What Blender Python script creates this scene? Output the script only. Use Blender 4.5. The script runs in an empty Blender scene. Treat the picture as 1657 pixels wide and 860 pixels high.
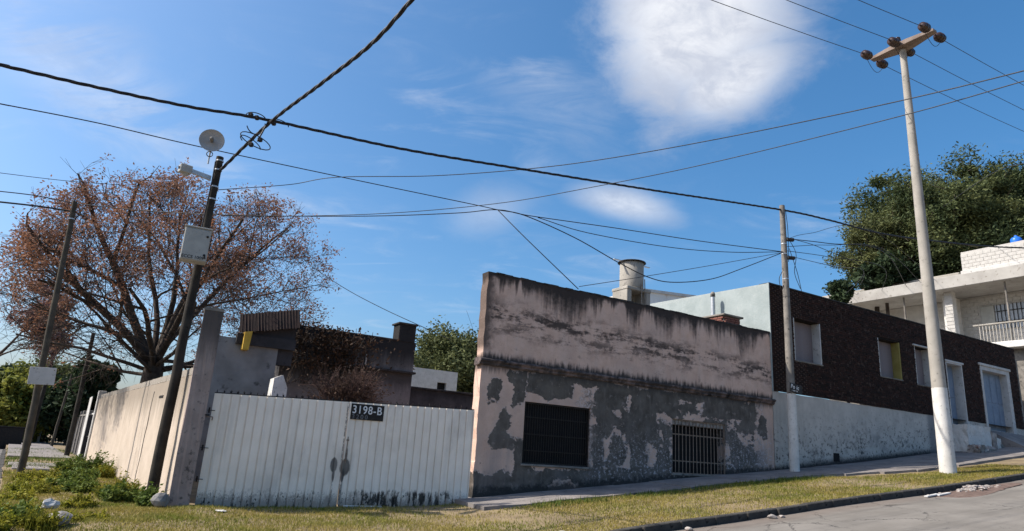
import bpy, bmesh, math, random
import numpy as np
from mathutils import Vector, Matrix
random.seed(7); rng = np.random.default_rng(11)
S = bpy.context.scene; COL = S.collection
R = math.radians

# ------------------------------------------------------------------ camera
cd = bpy.data.cameras.new('camera'); cam = bpy.data.objects.new('camera', cd); COL.objects.link(cam); S.camera = cam
cd.sensor_width = 36.0; cd.lens = 1090.0 / 1657.0 * 36.0; cd.clip_start = 0.1; cd.clip_end = 3000
_p, _r = R(15.6), R(3.75)
cam.matrix_world = Matrix.Translation((0, 0, 1.5)) @ Matrix.Rotation(math.pi / 2 + _p, 4, 'X') @ Matrix.Rotation(_r, 4, 'Z')

# ------------------------------------------------------------------ world and sun
SUN_AZ, SUN_EL = 264.5, 45.0           # azimuth clockwise from +Y
sl = bpy.data.lights.new('sun', 'SUN'); sun = bpy.data.objects.new('sun', sl); COL.objects.link(sun)
sl.energy = 3.9; sl.angle = R(0.53); sl.color = (1.0, 0.93, 0.83)
_sd = Vector((math.sin(R(SUN_AZ)) * math.cos(R(SUN_EL)), math.cos(R(SUN_AZ)) * math.cos(R(SUN_EL)), math.sin(R(SUN_EL))))
sun.rotation_euler = (-_sd).to_track_quat('-Z', 'Y').to_euler(); sun.location = (-40, 0, 60)

world = bpy.data.worlds.new('World'); S.world = world; world.use_nodes = True
S.view_settings.view_transform = 'Standard'; S.view_settings.look = 'None'; S.view_settings.exposure = 0.85
S.view_settings.gamma = 1.0; S.view_settings.use_curve_mapping = False
S.render.resolution_x = 1024; S.render.resolution_y = 531


# ------------------------------------------------------------------ node helper
class K:
    """a socket with arithmetic"""
    def __init__(s, g, o): s.g = g; s.o = o
    def __add__(a, b): return a.g.m('ADD', a, b)
    __radd__ = __add__
    def __sub__(a, b): return a.g.m('SUBTRACT', a, b)
    def __rsub__(a, b): return a.g.m('SUBTRACT', b, a)
    def __mul__(a, b): return a.g.m('MULTIPLY', a, b)
    __rmul__ = __mul__
    def __truediv__(a, b): return a.g.m('DIVIDE', a, b)


class Graph:
    def __init__(s, nt): s.nt = nt
    def n(s, t, **kw):
        x = s.nt.nodes.new(t)
        for k, v in kw.items(): setattr(x, k, v)
        return x
    def put(s, sock, v):
        if isinstance(v, K): s.nt.links.new(v.o, sock)
        elif isinstance(v, (tuple, list)):
            sock.default_value = tuple(v) + ((1.0,) if len(v) == 3 and len(sock.default_value) == 4 else ())
        else: sock.default_value = v
    def m(s, op, a, b=0.0, c=0.0):
        x = s.n('ShaderNodeMath', operation=op)
        for i, v in enumerate((a, b, c)): s.put(x.inputs[i], v)
        return K(s, x.outputs[0])
    def mx(s, a, b): return s.m('MAXIMUM', a, b)
    def mn(s, a, b): return s.m('MINIMUM', a, b)
    def ab(s, a): return s.m('ABSOLUTE', a)
    def ss(s, v, a, b, lo=0.0, hi=1.0):                      # smooth step from a to b
        x = s.n('ShaderNodeMapRange', interpolation_type='SMOOTHSTEP'); x.clamp = True
        if a > b: a, b, lo, hi = b, a, hi, lo
        s.put(x.inputs[0], v); x.inputs[1].default_value = a; x.inputs[2].default_value = b
        x.inputs[3].default_value = lo; x.inputs[4].default_value = hi
        return K(s, x.outputs[0])
    def co(s, kind='Object'):
        t = s.n('ShaderNodeTexCoord'); return K(s, t.outputs[kind])
    def xyz(s, v):
        x = s.n('ShaderNodeSeparateXYZ'); s.put(x.inputs[0], v); return [K(s, o) for o in x.outputs]
    def vec(s, x, y, z):
        c = s.n('ShaderNodeCombineXYZ')
        for i, v in enumerate((x, y, z)): s.put(c.inputs[i], v)
        return K(s, c.outputs[0])
    def sc(s, v, f):
        x = s.n('ShaderNodeVectorMath', operation='MULTIPLY'); s.put(x.inputs[0], v); x.inputs[1].default_value = f; return K(s, x.outputs[0])
    def noise(s, v, scale, detail=4, rough=0.55, dist=0.0):
        x = s.n('ShaderNodeTexNoise'); x.noise_dimensions = '3D'
        s.put(x.inputs['Vector'], v); x.inputs['Scale'].default_value = scale; x.inputs['Detail'].default_value = detail
        x.inputs['Roughness'].default_value = rough; x.inputs['Distortion'].default_value = dist
        return K(s, x.outputs[0])
    def mix(s, f, a, b, mode='MIX'):
        x = s.n('ShaderNodeMix', data_type='RGBA', blend_type=mode)
        s.put(x.inputs[0], f); s.put(x.inputs[6], a); s.put(x.inputs[7], b); return K(s, x.outputs[2])


class Mat(Graph):
    def __init__(s, name, rough=0.9, spec=0.25):
        s.mat = bpy.data.materials.new(name); s.mat.use_nodes = True
        super().__init__(s.mat.node_tree); s.b = s.nt.nodes['Principled BSDF']
        s.b.inputs['Roughness'].default_value = rough; s.b.inputs['Specular IOR Level'].default_value = spec
        s.c = s.co()
    def col(s, v): s.put(s.b.inputs['Base Color'], v); return s
    def rough(s, v): s.put(s.b.inputs['Roughness'], v); return s
    def metal(s, v): s.put(s.b.inputs['Metallic'], v); return s
    def bump(s, h, strength=0.5, dist=0.02):
        x = s.n('ShaderNodeBump'); x.inputs['Strength'].default_value = strength; x.inputs['Distance'].default_value = dist
        s.put(x.inputs['Height'], h); s.nt.links.new(x.outputs[0], s.b.inputs['Normal']); return s
    def rnd(s):
        x = s.n('ShaderNodeObjectInfo'); return K(s, x.outputs['Random'])


M = {}
def simple(name, c1, c2, scale=6, rough=0.9, bump=0.3, detail=6, metal=0.0, spec=0.25, bd=0.01, c3=None, s3=30, lo=.3, hi=.7):
    m = Mat(name, rough, spec)
    f = m.noise(m.c, scale, detail, .6)
    col = m.mix(m.ss(f, lo, hi), c1, c2)
    if c3: col = m.mix(m.ss(m.noise(m.c, s3, 3, .6), .58, .72), col, c3)
    m.col(col); m.b.inputs['Metallic'].default_value = metal
    if bump: m.bump(m.noise(m.c, scale * 5, 5, .65), bump, bd)
    M[name] = m.mat; return m.mat


# ------------------------------------------------------------------ sky
g = Graph(world.node_tree)
for x in list(g.nt.nodes): g.nt.nodes.remove(x)
sky = g.n('ShaderNodeTexSky', sky_type='NISHITA'); sky.sun_disc = False
sky.sun_elevation = R(SUN_EL); sky.sun_rotation = R(SUN_AZ); sky.altitude = 300; sky.air_density = 1.0; sky.dust_density = 4.0; sky.ozone_density = 5.0
hs = g.n('ShaderNodeHueSaturation'); hs.inputs['Hue'].default_value = 0.493; hs.inputs['Saturation'].default_value = 1.24; g.nt.links.new(sky.outputs[0], hs.inputs['Color'])
dirv = g.co('Generated'); dx, dy, dz = g.xyz(dirv)
den = g.mx(dz, 0.0) + 0.16
cp = g.vec(dx / den, dy / den, 0.0)
n1 = g.noise(cp, 1.3, 9, .58, .25); n2 = g.noise(g.sc(cp, (1.0, 2.2, 1)), 2.3, 10, .62, .9); n3 = g.noise(cp, 5.0, 9, .66, .5); n4 = g.noise(cp, 15.0, 7, .65, .6)
def blob(px, py, pz, ra, re, tilt, warp, soft):
    """a cloud that stands at one direction of the sky: tangent-plane ellipse, ragged by noise"""
    d = Vector((px, py, pz)).normalized(); e1 = Vector((d.y, -d.x, 0)).normalized(); e2 = e1.cross(d)
    a, b = math.cos(tilt), math.sin(tilt); f1 = e1 * a + e2 * b; f2 = e2 * a - e1 * b
    def dot(v):
        x = g.n('ShaderNodeVectorMath', operation='DOT_PRODUCT'); g.put(x.inputs[0], dirv); x.inputs[1].default_value = v; return K(g, x.outputs['Value'])
    A = dot(f1) / ra; B = dot(f2) / re; front = g.ss(dot(d), 0.2, 0.5)
    r = g.m('SQRT', A * A + B * B) + (n1 - 0.5) * warp + (n3 - 0.5) * (warp * .8) + (n4 - 0.5) * (warp * .22)
    return g.ss(r, 1.0 + soft, 1.0 - soft) * front
CLOUDS = []   # filled below from directions (azimuth, elevation)
def ad(az, el): return (math.sin(R(az)) * math.cos(R(el)), math.cos(R(az)) * math.cos(R(el)), math.sin(R(el)))
cl = blob(*ad(15.8, 36.0), .116, .113, .35, 1.6, .58) * .95
cl = g.mx(cl, blob(*ad(19.0, 30.8), .074, .046, .35, 1.6, .65) * .9)
cl = g.mx(cl, blob(*ad(9.8, 21.2), .062, .020, -.22, 1.3, .75) * .62)
cl = g.mx(cl, blob(*ad(1.2, 31.5), .11, .05, -.5, 2.4, .9) * .30 * g.ss(n2, .38, .66))
cl = g.mx(cl, blob(*ad(-2.4, 20.0), .05, .025, .3, 2.0, .9) * .28)
cl = g.mx(cl, blob(*ad(-35.0, 24.0), .16, .045, -.45, 2.2, .9) * .34 * g.ss(n2, .40, .62))
cl = g.mx(cl, blob(*ad(-24.5, 19.0), .10, .03, -.4, 2.2, .9) * .30 * g.ss(n2, .40, .62))
cirrus = g.ss(n2, .47, .80) * g.ss(n1, .40, .66) * .42
cl = g.mx(cl, cirrus)
bg1 = g.n('ShaderNodeBackground'); bg1.inputs[1].default_value = 0.112; g.nt.links.new(hs.outputs[0], bg1.inputs[0])
bg2 = g.n('ShaderNodeBackground'); bg2.inputs[1].default_value = 0.60
g.put(bg2.inputs[0], g.mix(g.ss(n1 * .5 + n3 * .5 + (n4 - .5) * .25, .38, .62), (.58, .62, .72), (.96, .97, 1.0)))
ms = g.n('ShaderNodeMixShader'); g.put(ms.inputs[0], cl); g.nt.links.new(bg1.outputs[0], ms.inputs[1]); g.nt.links.new(bg2.outputs[0], ms.inputs[2])
wo = g.n('ShaderNodeOutputWorld'); g.nt.links.new(ms.outputs[0], wo.inputs[0])

# ------------------------------------------------------------------ plan: two street frames
AF = R(30.5); P0 = Vector((-0.6247, 17.8891, 0))          # main facade line: local x up the street, -y to the street
AL = R(125.0); Q0 = Vector((-7.1, 15.6, 0))               # side street: local x away along the wall, +y to the side street
AG = math.atan2(2.55, 5.75); G0 = Vector((-6.44, 15.3, 0))  # the gate
fu = Vector((math.cos(AF), math.sin(AF), 0)); fn = Vector((math.sin(AF), -math.cos(AF), 0))
lu = Vector((math.cos(AL), math.sin(AL), 0)); ln = Vector((-math.sin(AL), math.cos(AL), 0))
gu = Vector((math.cos(AG), math.sin(AG), 0)); gn = Vector((math.sin(AG), -math.cos(AG), 0))
def fw(u, off, z=0.0): q = P0 + fu * u + fn * off; return Vector((q.x, q.y, z))
def lw(t, o, z=0.0): q = Q0 + lu * t + ln * o; return Vector((q.x, q.y, z))
_UB = np.array([-200, -40, -12, -7, -3, -0.6, .2, 1.58, 3.62, 7.17, 11.48, 16.84, 21.69, 29.9, 60, 200.])
_ZB = np.array([-.2, -.12, -.03, 0.0, .07, .22, .36, .52, .70, 1.08, 1.48, 2.05, 2.61, 3.55, 6.6, 10.])
_uu = np.arange(-210, 210, .1); _zz = np.interp(_uu, _UB, _ZB); _zz = np.convolve(np.pad(_zz, 4, 'edge'), np.ones(9) / 9, 'valid')
def zb(u): return np.interp(u, _uu, _zz)
def gz(u, off): return zb(u) - .03 * np.clip(off, 0, 5.3)            # verge level
def rz(u): return zb(u) - .30                                         # road level
def toF(x, y): X = np.asarray(x) - P0.x; Y = np.asarray(y) - P0.y; return X * fu.x + Y * fu.y, X * fn.x + Y * fn.y
def toL(x, y): X = np.asarray(x) - Q0.x; Y = np.asarray(y) - Q0.y; return X * lu.x + Y * lu.y, X * ln.x + Y * ln.y
def ground_at(x, y): u, o = toF(x, y); return float(gz(u, o))


# ------------------------------------------------------------------ objects
def empty(name, loc=(0, 0, 0), rz_=0.0, label=None, cat=None, group=None):
    o = bpy.data.objects.new(name, None); o.empty_display_size = .2; COL.objects.link(o); o.location = loc; o.rotation_euler = (0, 0, rz_)
    return tag(o, label, cat, group)
def tag(o, label=None, cat=None, group=None, kind=None):
    if label: o['label'] = label
    if cat: o['category'] = cat
    if group: o['group'] = group
    if kind: o['kind'] = kind
    return o
def link(name, me, mat, parent=None, loc=None, rot=None):
    o = bpy.data.objects.new(name, me); COL.objects.link(o)
    if mat is not None and not me.materials: me.materials.append(M[mat] if isinstance(mat, str) else mat)
    if parent: o.parent = parent
    if loc is not None: o.location = loc
    if rot is not None: o.rotation_euler = rot
    return o
def npmesh(name, V, F, smooth=False):
    """V (n,3), F (m,k) arrays"""
    V = np.asarray(V, dtype=np.float32); F = np.asarray(F, dtype=np.int32); me = bpy.data.meshes.new(name)
    me.vertices.add(len(V)); me.vertices.foreach_set('co', V.ravel()); k = F.shape[1]
    me.loops.add(F.size); me.loops.foreach_set('vertex_index', F.ravel()); me.polygons.add(len(F))
    me.polygons.foreach_set('loop_start', np.arange(0, F.size, k, dtype=np.int32)); me.polygons.foreach_set('loop_total', np.full(len(F), k, dtype=np.int32))
    if smooth: me.polygons.foreach_set('use_smooth', np.ones(len(F), dtype=bool))
    me.update(calc_edges=True); me.validate(); return me


class MB:
    def __init__(s): s.v = []; s.f = []; s.sm = []
    def add(s, vs, fs, smooth=False):
        n = len(s.v); s.v += [tuple(x) for x in vs]; s.f += [tuple(i + n for i in f) for f in fs]; s.sm += [smooth] * len(fs); return s
    def box(s, x0, x1, y0, y1, z0, z1):
        return s.add([(x0, y0, z0), (x1, y0, z0), (x1, y1, z0), (x0, y1, z0), (x0, y0, z1), (x1, y0, z1), (x1, y1, z1), (x0, y1, z1)],
                     [(0, 3, 2, 1), (4, 5, 6, 7), (0, 1, 5, 4), (1, 2, 6, 5), (2, 3, 7, 6), (3, 0, 4, 7)])
    def bbox(s, x0, x1, y0, y1, z0, z1, b=.01):
        """bevelled box"""
        bm = bmesh.new(); bmesh.ops.create_cube(bm, size=1.0)
        for v in bm.verts: v.co = Vector(((x0 + x1) / 2 + v.co.x * (x1 - x0), (y0 + y1) / 2 + v.co.y * (y1 - y0), (z0 + z1) / 2 + v.co.z * (z1 - z0)))
        bmesh.ops.bevel(bm, geom=bm.edges[:], offset=b, segments=1, affect='EDGES', profile=.5)
        bm.verts.index_update(); s.add([v.co[:] for v in bm.verts], [[v.index for v in f.verts] for f in bm.faces]); bm.free(); return s
    def tube(s, pts, rad, n=8, caps=True, smooth=True):
        pts = [Vector(p) for p in pts]; rad = rad if isinstance(rad, (list, tuple)) else [rad] * len(pts); vs = []; fs = []
        ref = None
        for i, p in enumerate(pts):
            d = (pts[min(i + 1, len(pts) - 1)] - pts[max(i - 1, 0)]); d = d.normalized() if d.length > 1e-9 else Vector((0, 0, 1))
            if ref is None: ref = Vector((1, 0, 0)) if abs(d.x) < .8 else Vector((0, 1, 0))
            a = (ref - d * ref.dot(d)).normalized(); b = d.cross(a); ref = a
            for k in range(n):
                t = 2 * math.pi * k / n; vs.append(p + (a * math.cos(t) + b * math.sin(t)) * rad[i])
        for i in range(len(pts) - 1):
            for k in range(n):
                k2 = (k + 1) % n; fs.append((i * n + k, i * n + k2, (i + 1) * n + k2, (i + 1) * n + k))
        s.add(vs, fs, smooth)
        if caps: s.add(vs[:n], [tuple(range(n))[::-1]]); s.add(vs[-n:], [tuple(range(n))])
        return s
    def lathe(s, prof, n=20, c=(0, 0, 0), axis='Z'):
        vs = []; fs = []
        for r, h in prof:
            for k in range(n):
                t = 2 * math.pi * k / n; x, y = r * math.cos(t), r * math.sin(t)
                q = (x, y, h) if axis == 'Z' else ((h, x, y) if axis == 'X' else (x, h, y)); vs.append((q[0] + c[0], q[1] + c[1], q[2] + c[2]))
        for i in range(len(prof) - 1):
            for k in range(n): fs.append((i * n + k, i * n + (k + 1) % n, (i + 1) * n + (k + 1) % n, (i + 1) * n + k))
        return s.add(vs, fs, True)
    def mesh(s, name):
        me = bpy.data.meshes.new(name); me.from_pydata(s.v, [], s.f); me.polygons.foreach_set('use_smooth', s.sm)
        bm = bmesh.new(); bm.from_mesh(me); bmesh.ops.recalc_face_normals(bm, faces=bm.faces[:]); bm.to_mesh(me); bm.free(); me.update(); return me
    def build(s, name, mat, parent=None, loc=None, rot=None): return link(name, s.mesh(name), mat, parent, loc, rot)


def wall_panel(x0, x1, z0, z1, openings=(), depth=.3, step=.35, top=None, jit=.0, yj=.0, seed=1):
    """front wall in the plane y=0 with real openings and reveals; z0 may lie below ground"""
    rs = random.Random(seed)
    xs = {round(x0, 4), round(x1, 4)}; zs = {round(z0, 4), round(z1, 4)}
    for (a, b, c, d) in openings: xs |= {a, b}; zs |= {c, d}
    def fill(vals):
        vals = sorted(vals); out = []
        for a, b in zip(vals[:-1], vals[1:]):
            n = max(1, int(round((b - a) / step)))
            out += [a + (b - a) * i / n for i in range(n)]
        return out + [vals[-1]]
    X = fill(xs); Z = fill(zs); m = MB(); idx = {}
    def inside(x, z): return any(a < x < b and c < z < d for a, b, c, d in openings)
    for i, x in enumerate(X):
        tj = rs.uniform(-jit, jit)
        for j, z in enumerate(Z):
            edge = i in (0, len(X) - 1) or j in (0, len(Z) - 1) or any(abs(x - a) < 1e-6 or abs(x - b) < 1e-6 or abs(z - c) < 1e-6 or abs(z - d) < 1e-6 for a, b, c, d in openings)
            zz = z + (tj if j == len(Z) - 1 else 0); ex = rs.uniform(-jit, jit) if i in (0, len(X) - 1) else 0
            idx[i, j] = len(m.v); m.v.append((x + ex, 0 if edge else rs.uniform(-yj, yj), zz))
    for i in range(len(X) - 1):
        for j in range(len(Z) - 1):
            if not inside((X[i] + X[i + 1]) / 2, (Z[j] + Z[j + 1]) / 2):
                m.f.append((idx[i, j], idx[i + 1, j], idx[i + 1, j + 1], idx[i, j + 1])); m.sm.append(False)
    def strip(seq):
        n = len(m.v)
        for k in seq: v = m.v[k]; m.v.append(v); m.v.append((v[0], depth, v[2]))
        for k in range(len(seq) - 1): m.f.append((n + 2 * k, n + 2 * k + 1, n + 2 * k + 3, n + 2 * k + 2)); m.sm.append(False)
    nx, nz = len(X), len(Z)
    strip([idx[0, j] for j in range(nz)]); strip([idx[nx - 1, j] for j in range(nz)]); strip([idx[i, nz - 1] for i in range(nx)])
    for a, b, c, d in openings:
        ia, ib = [min(range(nx), key=lambda i: abs(X[i] - q)) for q in (a, b)]; jc, jd = [min(range(nz), key=lambda j: abs(Z[j] - q)) for q in (c, d)]
        ring = [idx[i, jc] for i in range(ia, ib + 1)] + [idx[ib, j] for j in range(jc + 1, jd + 1)] + [idx[i, jd] for i in range(ib - 1, ia - 1, -1)] + [idx[ia, j] for j in range(jd - 1, jc - 1, -1)]
        strip(ring)
    m.box(x0 + .02, x1 - .02, depth, depth + .02, z0, z1 - .05) if not openings else None
    return m


def text_mesh(s, size, name='lettering', shear=0.0, spacing=1.0):
    cu = bpy.data.curves.new(name, 'FONT'); cu.body = s; cu.size = size; cu.extrude = .0015; cu.shear = shear; cu.space_character = spacing; cu.offset = size * .012
    o = bpy.data.objects.new(name, cu); COL.objects.link(o); bpy.context.view_layer.update()
    dg = bpy.context.evaluated_depsgraph_get(); me = bpy.data.meshes.new_from_object(o.evaluated_get(dg)); me.name = name
    bpy.data.objects.remove(o); bpy.data.curves.remove(cu); return me


def smooth_path(pts, n=10):
    pts = [Vector(p) for p in pts]; P = [pts[0] * 2 - pts[1]] + pts + [pts[-1] * 2 - pts[-2]]; out = []
    for i in range(1, len(P) - 2):
        p0, p1, p2, p3 = P[i - 1:i + 3]
        for k in range(n):
            t = k / n; out.append(.5 * ((2 * p1) + (p2 - p0) * t + (2 * p0 - 5 * p1 + 4 * p2 - p3) * t * t + (3 * p1 - p0 - 3 * p2 + p3) * t ** 3))
    return out + [pts[-1]]

# ------------------------------------------------------------------ materials
simple('road_plain', (.105, .095, .083), (.15, .137, .121), .7, .93, .45, c3=(.075, .068, .061), s3=4.2)
simple('asphalt', (.11, .105, .10), (.17, .16, .15), .6, .93, .35)
simple('soil', (.16, .12, .075), (.25, .19, .11), 1.5, 1.0, .6, c3=(.10, .085, .05), s3=8)
simple('paving', (.15, .135, .128), (.24, .215, .20), 1.4, .92, .5, c3=(.09, .083, .08), s3=7)  # base colour lowered to carry the houses' shadow on the pavement
simple('kerb_stone', (.022, .021, .020), (.065, .06, .053), 2.2, .92, .6, c3=(.010, .010, .010), s3=9)  # near-black: darkened so the street face shows its shade
simple('concrete', (.25, .235, .205), (.34, .315, .28), 1.2, .88, .3, c3=(.18, .17, .152), s3=5)
simple('concrete_old', (.13, .12, .107), (.23, .21, .187), 2.0, .95, .5, c3=(.055, .052, .05), s3=6)
simple('whitewash', (.50, .485, .455), (.60, .585, .555), 3.0, .9, .4, c3=(.30, .29, .27), s3=14)
simple('wood_pole', (.018, .016, .014), (.045, .039, .032), 3.0, .95, .6, c3=(.010, .0095, .009), s3=12)
simple('wood_grey', (.045, .040, .031), (.085, .073, .056), 3.0, .95, .6, c3=(.05, .045, .04), s3=12)
simple('cable_black', (.012, .012, .014), (.03, .03, .033), 8, .55, 0)
simple('cable_grey', (.030, .032, .036), (.055, .056, .06), 8, .6, 0)
simple('iron_black', (.010, .010, .011), (.028, .022, .018), 9, .6, .3)
simple('iron_rust', (.17, .12, .09), (.27, .22, .18), 12, .75, .4, c3=(.09, .05, .03), s3=30)
simple('galvanised', (.42, .43, .44), (.52, .53, .54), 6, .45, .1, metal=.6)
simple('box_grey', (.30, .30, .28), (.36, .36, .335), 4, .5, .05, c3=(.24, .24, .225), s3=16)
simple('dish_white', (.32, .31, .295), (.38, .365, .35), 5, .5, .0)
simple('interior_dark', (.006, .006, .007), (.012, .011, .011), 3, .9, 0)
simple('shutter', (.175, .15, .155), (.225, .195, .20), 2.5, .7, .1)  # white shutters, tinted lavender-grey for the shade they hang in
simple('paint_white', (.40, .39, .37), (.50, .485, .465), 2.5, .7, .25, c3=(.24, .23, .215), s3=9)
simple('paint_yellow', (.22, .18, .05), (.28, .235, .075), 3, .7, .15)
simple('paint_blue', (.15, .20, .27), (.20, .25, .32), 2.2, .6, .15, c3=(.11, .145, .20), s3=8)
simple('mustard', (.40, .24, .03), (.50, .32, .05), 4, .7, .2)
simple('roof_tile', (.012, .007, .006), (.024, .012, .010), 5, .9, .4)  # shade of the slope turned from the sun is baked into this colour
simple('tile_red', (.40, .13, .08), (.50, .20, .12), 5, .85, .3)
simple('mortar_dark', (.010, .008, .0075), (.018, .015, .0135), 6, 1.0, .4)
simple('blue_tank', (.02, .12, .55), (.03, .16, .65), 3, .35, 0)
simple('rag_white', (.38, .37, .355), (.52, .51, .49), 6, .8, .4)
simple('rubble', (.20, .175, .158), (.36, .33, .305), 7, .95, .7, c3=(.17, .085, .065), s3=5)
simple('stone_grey', (.14, .135, .13), (.25, .24, .23), 5, .95, .6)
simple('bark', (.035, .027, .022), (.085, .066, .052), 5, .95, .8)
simple('bark_red', (.045, .028, .024), (.10, .060, .050), 5, .95, .5)
simple('block_white', (.38, .365, .34), (.45, .435, .41), 3.0, .92, .6, c3=(.32, .305, .285), s3=11)
simple('slab_cream', (.27, .255, .235), (.36, .345, .32), 1.1, .92, .5, c3=(.19, .172, .15), s3=5)
simple('porcelain_brown', (.030, .016, .012), (.055, .030, .022), 4, .25, 0, spec=.5)

def leaf_mat(name, cols, sc=1.2, trans=.25):
    m = Mat(name, .75, .2); r = m.noise(m.c, sc, 3, .6); r2 = m.noise(m.c, sc * 14, 2, .5)
    c = m.mix(m.ss(r, .35, .65), cols[0], cols[1]); c = m.mix(m.ss(r2, .45, .68), c, cols[2]); m.col(c)
    tb = m.n('ShaderNodeBsdfTranslucent'); m.put(tb.inputs[0], c); ms = m.n('ShaderNodeMixShader'); ms.inputs[0].default_value = trans
    out = m.nt.nodes['Material Output']; m.nt.links.new(m.b.outputs[0], ms.inputs[1]); m.nt.links.new(tb.outputs[0], ms.inputs[2]); m.nt.links.new(ms.outputs[0], out.inputs[0])
    M[name] = m.mat
leaf_mat('leaf_brown', ((.24, .12, .075), (.35, .165, .09), (.22, .145, .11)), .35)
leaf_mat('leaf_mauve', ((.22, .13, .12), (.30, .19, .17), (.17, .10, .09)), .5)
leaf_mat('leaf_dry', ((.045, .029, .020), (.075, .042, .026), (.03, .022, .016)), .8)
leaf_mat('leaf_green', ((.055, .080, .032), (.125, .140, .050), (.035, .052, .026)), .5)
leaf_mat('leaf_dark', ((.022, .040, .020), (.045, .068, .028), (.016, .03, .016)), .5)
leaf_mat('leaf_lime', ((.17, .19, .035), (.26, .25, .05), (.10, .12, .03)), .5, .4)
leaf_mat('leaf_olive', ((.085, .10, .040), (.14, .15, .055), (.055, .07, .03)), .5)
leaf_mat('weed_lime', ((.20, .21, .020), (.31, .28, .032), (.12, .12, .02)), 3, .35)
leaf_mat('weed_green', ((.080, .125, .022), (.145, .175, .03), (.055, .085, .02)), 3, .3)
leaf_mat('grass_blades', ((.28, .225, .055), (.15, .170, .022), (.33, .275, .09)), .55, .3)

def road_mat():
    m = Mat('road', .92, .25); x, y, z = m.xyz(m.c); u_ = x * .8616 + y * .5075; o_ = x * .5075 - y * .8616
    p = m.vec(u_, o_, 0.0); n1 = m.noise(p, .7, 5, .6); st = m.noise(m.sc(p, (.12, 1.6, 1)), 1.0, 6, .65); n3 = m.noise(p, 5, 6, .7)
    c = m.mix(m.ss(n1, .3, .7), (.15, .136, .118), (.20, .183, .161)); c = m.mix(m.ss(st, .45, .72, 0, .65), c, (.085, .079, .072)); c = m.mix(m.ss(n3, .56, .70, 0, .55), c, (.075, .068, .060))
    v = m.n('ShaderNodeTexVoronoi', feature='DISTANCE_TO_EDGE'); m.put(v.inputs['Vector'], m.vec(u_ + (n3 - .5) * .9, o_ * 1.2 + (n1 - .5) * 1.2, 0.0)); v.inputs['Scale'].default_value = .42
    crack = m.ss(K(m, v.outputs['Distance']), .010, .003) * m.ss(n1, .42, .56); c = m.mix(crack * .85, c, (.03, .028, .026))
    gut = m.ss(o_ + 15.73 - 0.0 + (n3 - .5) * .5, 6.1, 5.4); c = m.mix(gut * .45, c, (.12, .085, .066))
    m.col(c); m.bump(n3 - crack * 1.5, .5, .012); M['road'] = m.mat
road_mat()

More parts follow.
